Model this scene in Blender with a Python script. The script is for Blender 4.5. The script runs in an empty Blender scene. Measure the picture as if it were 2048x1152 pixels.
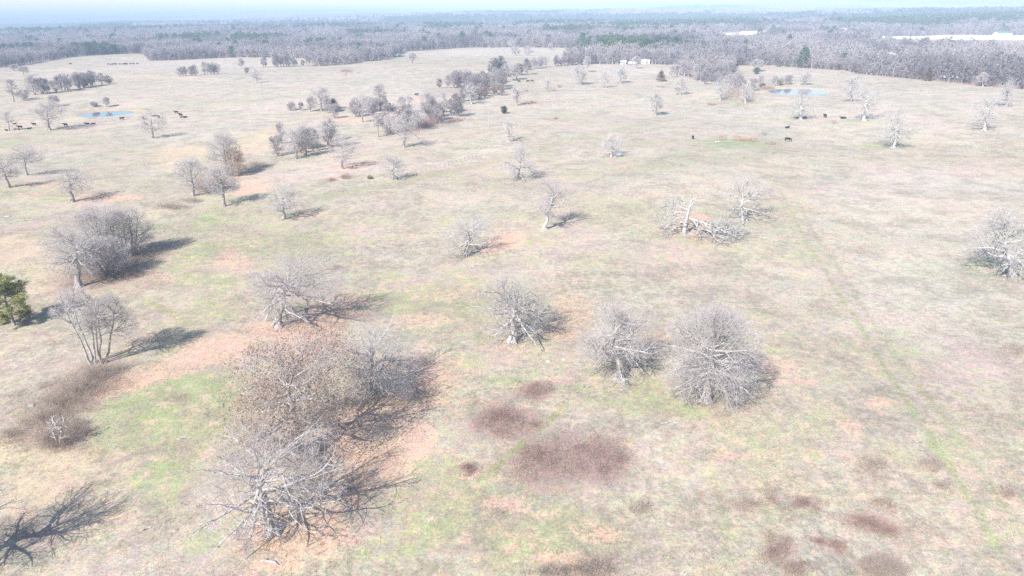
import bpy, math, random
import numpy as np

# ------------------------------------------------------------------ camera, sky, sun, exposure
sc = bpy.context.scene
C = sc.collection
H = 45.0                      # drone height above the pasture, metres
PITCH = math.radians(22.15)
ROLL = math.radians(1.1)
FPX = 1366.0                  # focal length in pixels of the 2048 px wide photograph
cp, sp = math.cos(PITCH), math.sin(PITCH)
FWD = np.array([0, cp, -sp])
_r0 = np.array([1.0, 0, 0]); _u0 = np.array([0, sp, cp])
RIGHT = math.cos(ROLL) * _r0 - math.sin(ROLL) * _u0
UP = math.sin(ROLL) * _r0 + math.cos(ROLL) * _u0
cam_d = bpy.data.cameras.new("camera")
cam = bpy.data.objects.new("camera", cam_d)
C.objects.link(cam)
from mathutils import Matrix
cam.matrix_world = Matrix(((RIGHT[0], UP[0], -FWD[0], 0), (RIGHT[1], UP[1], -FWD[1], 0),
                           (RIGHT[2], UP[2], -FWD[2], H), (0, 0, 0, 1)))
cam_d.lens = 36 * FPX / 2048
cam_d.sensor_width = 36
cam_d.clip_start = 0.5
cam_d.clip_end = 60000
sc.camera = cam

SUN_EL = math.radians(41)
SUN_AZ = math.radians(-145)     # compass-like bearing of the sun from +Y towards +X: behind the camera on the left
world = bpy.data.worlds.new("World"); sc.world = world
world.use_nodes = True
wn = world.node_tree.nodes; wl = world.node_tree.links
sky = wn.new("ShaderNodeTexSky"); sky.sky_type = 'NISHITA'; sky.sun_disc = False
sky.sun_elevation = SUN_EL; sky.sun_rotation = SUN_AZ
sky.air_density = 1.0; sky.dust_density = 0.5; sky.ozone_density = 1.0
bg = wn["Background"]; bg.inputs[1].default_value = 0.12
wl.new(sky.outputs[0], bg.inputs[0])
sun_d = bpy.data.lights.new("sun", 'SUN'); sun_d.energy = 4.9; sun_d.angle = math.radians(0.53)
sun_d.color = (1.0, 0.95, 0.885)
sun = bpy.data.objects.new("sun", sun_d); C.objects.link(sun)
sdir = np.array([math.sin(SUN_AZ) * math.cos(SUN_EL), math.cos(SUN_AZ) * math.cos(SUN_EL), math.sin(SUN_EL)])
from mathutils import Vector
sun.rotation_euler = Vector(sdir).to_track_quat('Z', 'Y').to_euler()
sc.view_settings.view_transform = 'Standard'
sc.view_settings.look = 'None'
sc.view_settings.exposure = 0.86
sc.view_settings.gamma = 1
sc.cycles.max_bounces = 5
sc.cycles.diffuse_bounces = 3
sc.cycles.transparent_max_bounces = 8
sc.cycles.volume_bounces = 0
sc.cycles.use_denoising = False

# ------------------------------------------------------------------ noise and terrain
_tab = np.random.RandomState(11).rand(256, 256).astype(np.float32)
def vnoise(x, y, s=0):
    x = x + 37.3 * s; y = y - 91.7 * s
    xi = np.floor(x).astype(np.int64); yi = np.floor(y).astype(np.int64)
    fx = x - xi; fy = y - yi
    fx = fx * fx * (3 - 2 * fx); fy = fy * fy * (3 - 2 * fy)
    a = _tab[xi & 255, yi & 255]; b = _tab[(xi + 1) & 255, yi & 255]
    c = _tab[xi & 255, (yi + 1) & 255]; d = _tab[(xi + 1) & 255, (yi + 1) & 255]
    return (a * (1 - fx) + b * fx) * (1 - fy) + (c * (1 - fx) + d * fx) * fy
def fbm(x, y, s=0, o=4):
    v = 0; a = 0.5; t = 0
    for k in range(o):
        v = v + a * vnoise(x * 2 ** k, y * 2 ** k, s + k); t += a; a *= 0.5
    return v / t
def sstep(a, b, x):
    t = np.clip((x - a) / (b - a), 0, 1); return t * t * (3 - 2 * t)

PONDS = []                     # (x, y, half length, half width, angle, level)
def terrain0(x, y):
    r = np.hypot(x, y)
    z = 3.8 * (fbm(x / 70, y / 70, 1, 2) - 0.5) * sstep(30, 120, r)
    z = z + 7.0 * (fbm(x / 330, y / 330, 2, 3) - 0.5) * sstep(120, 600, r)
    z = z + 66 * (fbm(x / 1300 + 3, y / 800, 3, 3) - 0.50) * sstep(1000, 2600, r)
    z = z + 120 * (fbm(x / 4200, y / 2200 + 1.3, 5, 3) - 0.42) * sstep(3500, 9000, r)
    z = z + 34 * sstep(3500, 8000, r) * sstep(1500, -2500, x)
    z = z + 40 * sstep(-500, 3500, x) * sstep(2500, 7000, r)
    return np.where(z > 55, 55 + 28 * np.tanh((z - 55) / 28), z)
def terrain(x, y):
    x = np.asarray(x, float); y = np.asarray(y, float)
    z = terrain0(x, y)
    for px, py, a, b, an, lev in PONDS:
        c, s = math.cos(an), math.sin(an)
        dx, dy = x - px, y - py
        u = (dx * c + dy * s) / a; v = (-dx * s + dy * c) / b
        d = np.sqrt(u * u + v * v)
        w = 1 - sstep(1.35, 2.4, d)
        prof = lev - 1.1 * (1 - sstep(0.72, 1.0, d)) + 0.55 * np.exp(-((d - 1.28) / 0.16) ** 2) * sstep(-0.2, 0.4, v)
        z = z * (1 - w) + prof * w
    return z
def ray(u, v):
    u = np.asarray(u, float); v = np.asarray(v, float)
    d = RIGHT * (u[..., None] - 1024) + UP * (576 - v[..., None]) + FWD * FPX
    return d
def at(u, v):
    """ground point seen at photograph pixel (u, v)"""
    d = ray(u, v)
    dz = np.minimum(d[..., 2], -3.0)
    z = 0.0
    for k in range(14):
        t = (z - H) / dz
        zn = terrain(d[..., 0] * t, d[..., 1] * t)
        z = 0.5 * z + 0.5 * zn
    t = (z - H) / dz
    x = d[..., 0] * t; y = d[..., 1] * t
    return np.stack([x, y, terrain(x, y)], -1)
def proj(p):
    q = np.asarray(p, float) - np.array([0, 0, H])
    zz = q @ FWD
    return 1024 + FPX * (q @ RIGHT) / zz, 576 - FPX * (q @ UP) / zz, zz
def add_pond(u0, u1, v0, v1, ang=0.0):
    c = at((u0 + u1) / 2, (v0 + v1) / 2); l = at(u0, (v0 + v1) / 2); r_ = at(u1, (v0 + v1) / 2)
    n = at((u0 + u1) / 2, v1); f = at((u0 + u1) / 2, v0)
    return (c[0], c[1], np.hypot(*(r_ - l)[:2]) / 2, np.hypot(*(f - n)[:2]) / 2, ang, float(terrain0(c[0], c[1])) - 0.2)
_p = [add_pond(159, 267, 219, 233, 0.10), add_pond(1540, 1655, 177.5, 187, -0.10)]
PONDS.extend(_p)

# ------------------------------------------------------------------ mesh helpers
class MB:
    """collects triangles and quads as arrays, links them as ONE mesh object"""
    def __init__(s): s.v = []; s.q = []; s.t = []; s.n = 0; s.qm = []; s.tm = []; s.qs = []
    def add(s, v, q=None, t=None, mat=0, smooth=True):
        v = np.asarray(v, np.float32).reshape(-1, 3); s.v.append(v)
        if q is not None and len(q):
            q = np.asarray(q, np.int64).reshape(-1, 4); s.q.append(q + s.n); s.qm.append(np.full(len(q), mat)); s.qs.append(np.full(len(q), smooth))
        if t is not None and len(t):
            t = np.asarray(t, np.int64).reshape(-1, 3); s.t.append(t + s.n); s.tm.append(np.full(len(t), mat))
        s.n += len(v)
    def box(s, c, d, rz=0, mat=0, top=1.0):
        c = np.asarray(c, float); hx, hy, hz = d[0] / 2, d[1] / 2, d[2] / 2
        v = np.array([[i * hx * (top if k > 0 else 1), j * hy * (top if k > 0 else 1), k * hz] for k in (-1, 1) for j in (-1, 1) for i in (-1, 1)], float)
        co, si = math.cos(rz), math.sin(rz)
        v = v @ np.array([[co, si, 0], [-si, co, 0], [0, 0, 1]]) + c
        s.add(v, [[0, 2, 3, 1], [4, 5, 7, 6], [0, 1, 5, 4], [2, 6, 7, 3], [0, 4, 6, 2], [1, 3, 7, 5]], mat=mat, smooth=False)
    def mesh(s, name, mats):
        me = bpy.data.meshes.new(name)
        v = np.concatenate(s.v); nq = sum(map(len, s.q)); nt = sum(map(len, s.t))
        me.vertices.add(len(v)); me.vertices.foreach_set("co", v.ravel())
        loops = []; 
        if nq: loops.append(np.concatenate(s.q).ravel())
        if nt: loops.append(np.concatenate(s.t).ravel())
        loops = np.concatenate(loops).astype(np.int32)
        me.loops.add(len(loops)); me.loops.foreach_set("vertex_index", loops)
        st = np.concatenate([np.arange(nq) * 4, nq * 4 + np.arange(nt) * 3]).astype(np.int32)
        me.polygons.add(nq + nt); me.polygons.foreach_set("loop_start", st)
        mi = np.concatenate(s.qm + s.tm).astype(np.int32)
        sm = np.concatenate(s.qs + [np.zeros(nt, bool)]) if nq else np.zeros(nt, bool)
        me.polygons.foreach_set("material_index", mi)
        me.polygons.foreach_set("use_smooth", sm.astype(bool))
        for m in mats: me.materials.append(m)
        me.update(calc_edges=True)
        return me
    def build(s, name, mats, parent=None, loc=None):
        if not isinstance(mats, (list, tuple)): mats = [mats]
        o = bpy.data.objects.new(name, s.mesh(name, mats)); C.objects.link(o)
        if parent is not None: o.parent = parent
        if loc is not None: o.location = loc
        return o
def tag(o, label=None, cat=None, group=None, kind=None):
    if label: o["label"] = label
    if cat: o["category"] = cat
    if group: o["group"] = group
    if kind: o["kind"] = kind
    return o
def empty(name, loc, label, cat, group=None):
    o = bpy.data.objects.new(name, None); C.objects.link(o); o.location = [float(a) for a in loc]
    o.empty_display_size = 0.5
    return tag(o, label, cat, group)

# ------------------------------------------------------------------ materials
def mat(name, col, rough=0.85, var=0.25, scale=3.0, col2=None, spec=0.2, rnd=0.0, trans=0.0):
    m = bpy.data.materials.new(name); m.use_nodes = True
    n = m.node_tree.nodes; l = m.node_tree.links
    b = n["Principled BSDF"]; b.inputs["Roughness"].default_value = rough
    b.inputs["Specular IOR Level"].default_value = spec
    geo = n.new("ShaderNodeNewGeometry")
    no = n.new("ShaderNodeTexNoise"); no.inputs["Scale"].default_value = scale; no.inputs["Detail"].default_value = 4
    l.new(geo.outputs["Position"], no.inputs["Vector"])
    mx = n.new("ShaderNodeMix"); mx.data_type = 'RGBA'
    c2 = col2 or tuple(c * 0.6 for c in col)
    mx.inputs[6].default_value = (*c2, 1); mx.inputs[7].default_value = (*col, 1)
    mr = n.new("ShaderNodeMapRange"); mr.inputs[1].default_value = 0.5 - var; mr.inputs[2].default_value = 0.5 + var * 0.6
    l.new(no.outputs[0], mr.inputs[0])
    fac = mr.outputs[0]
    if rnd > 0:
        oi = n.new("ShaderNodeObjectInfo")
        ma = n.new("ShaderNodeMath"); ma.operation = 'MULTIPLY_ADD'; ma.inputs[1].default_value = rnd; 
        l.new(oi.outputs["Random"], ma.inputs[0])
        m2 = n.new("ShaderNodeMath"); m2.operation = 'SUBTRACT'; m2.inputs[1].default_value = rnd / 2
        l.new(fac, ma.inputs[2]); l.new(ma.outputs[0], m2.inputs[0]); fac = m2.outputs[0]
        m2.use_clamp = True
    l.new(fac, mx.inputs[0]); l.new(mx.outputs[2], b.inputs["Base Color"])
    return m
def soften(m, k=.22):
    """thin round twigs show light from every side: mix in some translucency"""
    n = m.node_tree.nodes; l = m.node_tree.links; b = n["Principled BSDF"]
    t = n.new("ShaderNodeBsdfTranslucent"); s = n.new("ShaderNodeMixShader"); s.inputs[0].default_value = k
    l.new(b.inputs["Base Color"].links[0].from_socket, t.inputs[0]); l.new(b.outputs[0], s.inputs[1]); l.new(t.outputs[0], s.inputs[2])
    l.new(s.outputs[0], n["Material Output"].inputs[0])
M = {
 'bark': mat('bark_grey', (0.40, 0.37, 0.35), col2=(0.16, 0.14, 0.13), scale=2.5),
 'silver': mat('bark_silver', (0.50, 0.485, 0.47), col2=(0.24, 0.23, 0.22), scale=2.2),
 'limb': mat('limb_grey', (0.50, 0.475, 0.46), col2=(0.27, 0.25, 0.245), scale=2.0),
 'twig': mat('twig_mauve', (0.58, 0.53, 0.52), col2=(0.42, 0.375, 0.37), scale=0.6, rnd=0.5),
 'twigpale': mat('twig_pale', (0.62, 0.59, 0.58), col2=(0.45, 0.42, 0.42), scale=0.6),
 'forest': mat('forest_twig', (0.45, 0.405, 0.405), col2=(0.24, 0.215, 0.225), scale=0.008, var=.10, rnd=0.5),
 'leafbrown': mat('leaf_brown', (0.40, 0.285, 0.215), col2=(0.22, 0.16, 0.125), scale=1.5),
 'leaforange': mat('leaf_orange', (0.52, 0.38, 0.26), col2=(0.27, 0.18, 0.12), scale=1.5),
 'pine': mat('pine_needle', (0.44, 0.43, 0.20), col2=(0.21, 0.24, 0.11), scale=1.2, rnd=0.3),
 'farpine': mat('far_pine_needle', (0.15, 0.21, 0.10), col2=(0.07, 0.12, 0.08), scale=.02, rnd=0.6),
 'cedar': mat('cedar_green', (0.085, 0.11, 0.055), col2=(0.04, 0.06, 0.03), scale=1.0, rnd=0.3),
 'cedarred': mat('cedar_bronze', (0.17, 0.11, 0.08), col2=(0.09, 0.07, 0.04), scale=1.0),
 'bramble': mat('bramble_stem', (0.42, 0.30, 0.26), col2=(0.26, 0.175, 0.16), scale=1.0),
 'brush': mat('brush_stem', (0.48, 0.40, 0.34), col2=(0.31, 0.25, 0.215), scale=1.0),
 'cow': mat('cattle_black', (0.018, 0.016, 0.016), rough=0.6, scale=2),
 'calf': mat('cattle_brown', (0.22, 0.09, 0.05), rough=0.7, scale=2),
 'white': mat('white_paint', (0.80, 0.80, 0.79), col2=(0.68, 0.69, 0.70), rough=0.5, scale=0.4),
 'roofwhite': mat('white_metal_roof', (0.82, 0.83, 0.85), col2=(0.70, 0.72, 0.76), rough=0.4, scale=0.2),
 'roofred': mat('rusty_roof', (0.46, 0.28, 0.24), col2=(0.33, 0.2, 0.17), scale=0.5),
 'roofgrey': mat('grey_roof', (0.42, 0.42, 0.43), scale=0.5),
 'roofgreen': mat('green_roof', (0.12, 0.28, 0.22), scale=0.5),
 'dark': mat('dark_opening', (0.02, 0.02, 0.022)),
 'rust': mat('rusty_pipe', (0.42, 0.16, 0.08), col2=(0.25, 0.09, 0.05), scale=4),
 'wood': mat('weathered_wood', (0.36, 0.31, 0.27), scale=4),
 'rock': mat('pale_rock', (0.52, 0.50, 0.47), scale=2),
 'tub': mat('blue_white_tub', (0.55, 0.68, 0.78), col2=(0.7, 0.75, 0.8), rough=0.4),
 'wire': mat('wire_steel', (0.10, 0.10, 0.10), rough=0.5),
}
for k_ in ('twig', 'twigpale', 'forest', 'leafbrown', 'leaforange', 'pine', 'farpine', 'bramble', 'brush'): soften(M[k_])

# ------------------------------------------------------------------ where the pasture ends and the woods begin (photo pixels -> world polygon)
edge_px = [(-700, 178), (-350, 158), (-120, 143), (0, 136), (60, 127), (120, 117), (200, 110), (283, 107), (300, 122), (380, 119), (450, 115.5), (530, 115),
           (620, 117), (626, 133), (700, 128), (775, 118), (806, 103), (870, 99), (960, 95), (1050, 95), (1150, 96), (1204, 97), (1198, 108),
           (1140, 118), (1128, 132), (1200, 128), (1300, 128), (1342, 130), (1352, 150), (1392, 158), (1410, 164), (1440, 160), (1462, 142), (1466, 131),
           (1540, 131), (1600, 135), (1690, 141), (1720, 148), (1800, 156), (1870, 162), (1960, 172), (2060, 180), (2300, 196), (2700, 225)]
edge_w = at(np.array([p[0] for p in edge_px]), np.array([p[1] for p in edge_px]))[:, :2]
past_poly = np.vstack([edge_w, [[900, 60], [900, -700], [-900, -700], [-900, 100]]])
def inpoly(x, y, poly):
    ins = np.zeros(x.shape, bool)
    j = len(poly) - 1
    for i in range(len(poly)):
        xi, yi = poly[i]; xj, yj = poly[j]
        c = ((yi > y) != (yj > y)) & (x < (xj - xi) * (y - yi) / (yj - yi + 1e-12) + xi)
        ins ^= c; j = i
    return ins
# clearings inside the woods: pale fields and yards round the far buildings
clear_px = [[(1740, 72.5), (1900, 70), (2300, 73), (2300, 118), (2050, 112), (1900, 105), (1750, 88)],
            [(1425, 66), (1530, 60), (1545, 76), (1430, 84)],
            [(1672, 57), (1715, 56), (1715, 72), (1672, 74)],
            [(1745, 106), (1800, 105), (1806, 124), (1740, 126)],
            [(1880, 136), (1975, 134), (1985, 152), (1890, 156)],
            [(1965, 129), (2080, 128), (2090, 150), (1985, 148)],
            [(1700, 46), (2050, 44), (2050, 46), (1700, 48)]]
clear_w = [at(np.array([p[0] for p in c]), np.array([p[1] for p in c]))[:, :2] for c in clear_px]

# ------------------------------------------------------------------ ground sheet: polar grid, fine in front, coarse behind
def ground_sheet():
    a_f = np.radians(np.linspace(-47, 47, 900))
    a_b = np.radians(np.linspace(47, 313, 71))[1:-1]
    ang = np.concatenate([a_f, a_b]); na = len(ang)
    rad = np.concatenate([[4, 12], np.exp(np.linspace(math.log(22), math.log(30000), 1000))]); nr = len(rad)
    A, R = np.meshgrid(ang, rad)
    x = np.sin(A) * R; y = np.cos(A) * R
    z = terrain(x, y)
    v = np.stack([x, y, z], -1).reshape(-1, 3)
    v = np.vstack([v, [[0, 0, float(terrain(0., 0.))]]])
    i = np.arange(nr - 1)[:, None] * na; j = np.arange(na)[None, :]; j2 = (j + 1) % na
    q = np.stack([i + j, i + na + j, i + na + j2, i + j2], -1).reshape(-1, 4)[:, ::-1]
    t = np.stack([np.full(na, len(v) - 1), (np.arange(na) + 1) % na, np.arange(na)], -1)
    mb = MB(); mb.add(v, q=q, t=t)
    return mb, v[:, 0], v[:, 1]
# painted-in plant cover, in photo pixels: (u, v, ru, rv, slope, kind, strength); kinds g green, l leaf litter, s straw, b brown weeds, o olive, w bare pale
G_, L_, S_, B_, O_, W_, T_ = range(7)
blobs = [
 # leaf litter under and beside trees
 (600, 1060, 150, 75, 0, L_, .9), (760, 880, 130, 90, -.3, L_, .95), (820, 770, 90, 75, -.3, L_, .9), (680, 980, 110, 60, 0, L_, .6), (480, 1080, 60, 50, 0, L_, .5),
 (640, 640, 90, 30, -.3, L_, 1.0), (700, 600, 60, 25, -.3, L_, .6), (560, 660, 80, 25, 0, L_, .8), (430, 700, 110, 30, -.35, L_, .85), (350, 730, 90, 25, -.4, L_, .7),
 (300, 680, 60, 22, -.4, L_, .5), (230, 770, 110, 22, -.5, L_, .8), (470, 520, 50, 30, 0, L_, .6), (560, 590, 70, 20, 0, L_, .5),
 (860, 640, 90, 18, -.1, L_, .6), (880, 590, 90, 12, -.2, L_, .5), (1150, 620, 60, 45, 0, L_, .55), (1110, 660, 60, 30, 0, L_, .7), (1000, 485, 60, 22, -.2, L_, .95), (1130, 480, 110, 14, 0, L_, .4),
 (1010, 640, 70, 20, 0, L_, .4), (1320, 680, 60, 30, 0, L_, .5), (1560, 740, 70, 35, 0, L_, .55), (1600, 760, 40, 25, 0, L_, .4), (1240, 720, 60, 40, 0, L_, .35), (1380, 760, 80, 30, 0, L_, .35),
 (1390, 450, 45, 25, 0, L_, .85), (1440, 475, 50, 10, 0, L_, .5), (1560, 430, 40, 14, 0, L_, .4), (1640, 420, 90, 10, .1, L_, .4), (1340, 385, 110, 16, 0, L_, .35),
 (1200, 560, 110, 12, 0, L_, .35), (1090, 545, 60, 10, 0, L_, .45), (900, 540, 60, 12, 0, L_, .3), (620, 430, 60, 9, -.25, L_, .7), (500, 380, 70, 12, -.25, L_, .7), (720, 330, 50, 7, -.25, L_, .8),
 (230, 395, 90, 9, -.05, L_, .8), (100, 370, 70, 10, 0, L_, .6), (60, 390, 60, 9, 0, L_, .5), (280, 560, 120, 30, -.2, L_, .45), (120, 600, 100, 22, 0, L_, .4), (350, 520, 50, 20, 0, L_, .4),
 (1025, 820, 60, 20, 0, L_, .4), (960, 800, 70, 30, 0, L_, .4), (900, 730, 50, 40, 0, L_, .5), (1010, 1010, 80, 22, .2, L_, .65), (940, 950, 40, 14, 0, L_, .6), (900, 900, 40, 15, 0, L_, .4), (1110, 760, 60, 10, 0, L_, .5),
 (1200, 1070, 60, 25, 0, L_, .55), (1140, 1120, 90, 22, 0, L_, .7), (1180, 1150, 80, 16, 0, L_, .7), (1320, 1000, 60, 20, 0, L_, .35), (1450, 910, 30, 14, 0, L_, .6), (1760, 805, 35, 16, 0, L_, .65), (1700, 850, 40, 20, 0, L_, .5), (1660, 810, 40, 14, 0, L_, .4),
 (1540, 910, 60, 20, 0, L_, .35), (1620, 920, 60, 20, 0, L_, .35), (2010, 990, 40, 22, 0, L_, .6), (1880, 1090, 60, 20, 0, L_, .4), (1030, 700, 50, 14, 0, L_, .4),
 (700, 240, 60, 5, 0, L_, .8), (640, 232, 60, 4, 0, L_, .7), (780, 232, 40, 4, 0, L_, .6), (1060, 204, 50, 4, -.05, L_, .5), (1400, 186, 60, 4, 0, L_, .45), (1230, 176, 60, 4, 0, L_, .45), (1640, 240, 60, 4, 0, L_, .5),
 (500, 170, 130, 8, 0, L_, .14), (330, 170, 130, 12, 0, L_, .12), (1100, 175, 90, 6, 0, L_, .2), (1720, 290, 60, 4, 0, L_, .3), (700, 345, 60, 8, -.3, L_, .4), (850, 700, 40, 30, 0, L_, .4),
 (1480, 1010, 60, 20, 0, L_, .2), (60, 800, 80, 30, 0, L_, .25), (210, 850, 60, 20, 0, L_, .2), (560, 1130, 90, 22, 0, L_, .7),
 # greens
 (270, 840, 110, 60, -.4, G_, .8), (300, 900, 90, 60, -.6, G_, .6), (330, 1000, 70, 80, -.4, G_, .7), (400, 1080, 60, 50, 0, G_, .7), (390, 780, 90, 40, 0, G_, .7), (430, 690, 60, 40, .2, G_, .35),
 (420, 440, 60, 22, -.5, G_, .95), (390, 500, 60, 20, -.3, G_, .7), (410, 560, 70, 28, 0, G_, .95), (450, 600, 50, 22, 0, G_, .8), (460, 640, 40, 25, 0, G_, .4), (340, 540, 60, 10, -.2, G_, .5), (230, 730, 120, 14, -.4, G_, .5),
 (480, 395, 60, 10, -.3, G_, .6), (590, 430, 60, 8, -.2, G_, .6), (120, 395, 70, 12, 0, G_, .7), (30, 385, 60, 12, 0, G_, .6), (60, 430, 80, 18, -.1, G_, .4), (30, 290, 70, 20, -.4, G_, .5), (100, 265, 60, 9, -.3, G_, .5),
 (250, 310, 110, 20, 0, G_, .3), (200, 330, 80, 12, 0, G_, .3), (450, 205, 140, 8, -.08, G_, .45), (330, 215, 120, 7, -.05, G_, .4), (560, 190, 120, 6, -.06, G_, .3), (300, 255, 80, 8, 0, G_, .3),
 (730, 265, 40, 7, 0, G_, .5), (770, 272, 40, 5, 0, G_, .6), (630, 320, 50, 8, 0, G_, .5), (690, 330, 40, 6, 0, G_, .3), (560, 330, 40, 6, 0, G_, .4),
 (840, 600, 90, 22, -.2, G_, .5), (760, 560, 110, 26, -.1, G_, .4), (900, 560, 90, 14, -.1, G_, .35), (1000, 500, 90, 14, 0, G_, .4), (1090, 475, 90, 16, 0, G_, .65), (1050, 520, 60, 10, 0, G_, .4), (940, 505, 70, 14, 0, G_, .6),
 (620, 480, 140, 26, -.15, G_, .3), (1000, 680, 80, 16, 0, G_, .7), (940, 720, 60, 22, 0, G_, .5), (900, 690, 40, 16, 0, G_, .5), (1240, 740, 70, 30, 0, G_, .6), (1150, 775, 60, 12, .1, G_, .9), (1020, 760, 60, 9, 0, G_, .8), (1200, 800, 60, 14, .2, G_, .7),
 (1330, 810, 130, 26, .05, G_, .55), (1500, 800, 50, 16, 0, G_, .6), (1380, 830, 60, 12, 0, G_, .5), (880, 850, 60, 40, -.3, G_, .4), (930, 880, 50, 30, -.5, G_, .5), (850, 950, 80, 50, 0, G_, .5), (860, 1040, 110, 50, 0, G_, .5), (760, 1100, 110, 30, 0, G_, .55),
 (950, 1090, 90, 26, 0, G_, .3), (1060, 1050, 80, 22, 0, G_, .3), (1040, 1100, 30, 10, 0, G_, .6), (720, 1105, 20, 9, 0, G_, .9), (1110, 1120, 12, 7, 0, G_, .8), (1060, 885, 60, 8, -.7, G_, .5), (960, 960, 50, 8, -.7, G_, .5), (1080, 1000, 40, 9, 0, G_, .3),
 (1330, 470, 60, 14, 0, G_, .75), (1400, 480, 60, 10, 0, G_, .6), (1360, 400, 130, 14, 0, G_, .2), (1480, 450, 60, 9, 0, G_, .5), (1570, 460, 50, 25, .6, G_, .4), (1600, 490, 40, 25, .6, G_, .35), (1960, 525, 60, 10, 0, G_, .7),
 (1060, 355, 90, 8, 0, G_, .5), (1150, 350, 90, 8, -.1, G_, .45), (1240, 320, 80, 7, -.1, G_, .55), (1330, 285, 100, 9, -.05, G_, .55), (1400, 310, 110, 13, 0, G_, .5), (1480, 285, 110, 9, 0, G_, 1.0), (1530, 295, 60, 7, .1, G_, .8), (1440, 295, 40, 6, 0, G_, .8), (1480, 320, 60, 10, 0, G_, .3),
 (1600, 265, 90, 8, 0, G_, .5), (1760, 292, 50, 5, 0, G_, 1.0), (1700, 242, 70, 5, 0, G_, .7), (1640, 250, 90, 5, 0, G_, .35), (1830, 300, 60, 6, 0, G_, .3), (1800, 330, 80, 7, 0, G_, .3), (1970, 262, 60, 4, 0, G_, .5), (1560, 240, 60, 4, 0, G_, .5),
 (1130, 230, 160, 14, 0, G_, .45), (1250, 250, 140, 9, 0, G_, .45), (1320, 230, 90, 6, 0, G_, .4), (1080, 220, 60, 7, 0, G_, .5), (1200, 205, 120, 6, 0, G_, .25), (1360, 193, 60, 4, 0, G_, .6), (1440, 202, 50, 4, 0, G_, .6), (1490, 208, 50, 4, 0, G_, .5), (1330, 205, 90, 6, 0, G_, .3),
 (1660, 620, 25, 18, .6, G_, .4), (1730, 680, 14, 30, .9, G_, .5), (1830, 830, 16, 25, .9, G_, .65), (1870, 890, 20, 22, .9, G_, .8), (1930, 980, 18, 26, .9, G_, .8), (1960, 1020, 18, 20, .9, G_, .7), (1990, 1095, 26, 22, .9, G_, .7), (1900, 930, 20, 20, .9, G_, .8), (1750, 800, 14, 6, 0, G_, .7), (1860, 960, 26, 12, 0, G_, .4),
 (1650, 1000, 50, 14, 0, G_, .3), (1540, 1020, 12, 40, 0, G_, .5), (1440, 1010, 12, 50, .1, G_, .5), (1840, 720, 50, 20, 0, G_, .3), (1420, 1000, 25, 9, 0, G_, .4), (580, 540, 60, 14, 0, G_, .3), (690, 500, 60, 14, 0, G_, .3), (2040, 1060, 40, 30, 0, G_, .3),
 # olive shades of wet old grass
 (1350, 800, 170, 40, 0, O_, .35), (900, 600, 180, 60, -.1, O_, .3), (560, 480, 190, 60, -.1, O_, .3), (1100, 1080, 220, 60, 0, O_, .25), (900, 1000, 180, 90, 0, O_, .3), (1000, 420, 180, 30, 0, O_, .25), (1650, 540, 90, 60, .4, O_, .2), (350, 800, 170, 120, 0, O_, .25),
 (200, 450, 180, 16, 0, O_, .25), (1500, 900, 160, 60, 0, O_, .15), (1800, 700, 120, 50, 0, O_, .15), (300, 300, 200, 40, 0, O_, .15), (1300, 350, 240, 30, 0, O_, .15),
 # straw
 (20, 510, 90, 40, -.1, S_, 1.0), (90, 540, 60, 30, 0, S_, .8), (60, 580, 60, 20, 0, S_, .7), (370, 310, 70, 22, -.1, S_, .95), (350, 335, 60, 12, 0, S_, .9), (510, 285, 60, 24, -.1, S_, .95), (540, 265, 40, 12, 0, S_, .8), (570, 310, 40, 10, 0, S_, .4),
 (480, 345, 50, 9, 0, S_, .5), (500, 365, 60, 10, -.2, S_, .7), (300, 425, 90, 16, 0, S_, .5), (900, 300, 160, 22, -.05, S_, .4), (960, 265, 110, 14, 0, S_, .45), (1090, 245, 110, 9, 0, S_, .5), (1050, 270, 90, 9, 0, S_, .4), (850, 330, 90, 9, 0, S_, .4),
 (770, 258, 40, 5, 0, S_, .6), (350, 155, 60, 4, .1, S_, .7), (270, 152, 60, 4, .05, S_, .7), (120, 960, 160, 90, .1, S_, .85), (60, 900, 110, 60, 0, S_, .75), (200, 930, 90, 40, 0, S_, .7), (180, 1030, 130, 50, 0, S_, .6), (60, 1010, 100, 50, 0, S_, .8),
 (1150, 980, 90, 20, 0, S_, .5), (1260, 900, 30, 40, 0, S_, .4), (1720, 1060, 130, 50, 0, S_, .4), (1560, 1040, 60, 50, 0, S_, .4), (1850, 600, 160, 50, 0, S_, .15), (1680, 640, 80, 30, 0, S_, .2), (300, 235, 40, 6, 0, S_, .5), (160, 235, 30, 6, 0, S_, .8),
 # bare pale sward on the right and on the far slopes
 (1830, 460, 260, 120, 0, W_, .6), (1850, 380, 260, 50, 0, W_, .7), (1700, 330, 220, 30, 0, W_, .5), (1250, 370, 160, 30, 0, W_, .4), (1420, 350, 160, 30, 0, W_, .5), (1600, 560, 100, 60, 0, W_, .4), (1850, 200, 250, 30, 0, W_, .6), (1600, 150, 160, 14, 0, W_, .5),
 (700, 165, 260, 30, 0, W_, .6), (1050, 105, 260, 12, 0, W_, .8), (400, 125, 260, 14, 0, W_, .7), (1250, 140, 160, 14, 0, W_, .7), (150, 150, 200, 16, 0, W_, .5), (1640, 1060, 80, 30, 0, W_, .4), (1340, 900, 110, 60, 0, W_, .3),
 (600, 190, 700, 50, 0, W_, .6), (300, 240, 300, 60, 0, W_, .45), (800, 300, 300, 60, 0, W_, .35), (1350, 190, 500, 45, 0, W_, .5), (1700, 250, 400, 40, 0, W_, .6), (1000, 400, 160, 40, 0, W_, .3),
 # brown weeds and dead stalks
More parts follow.
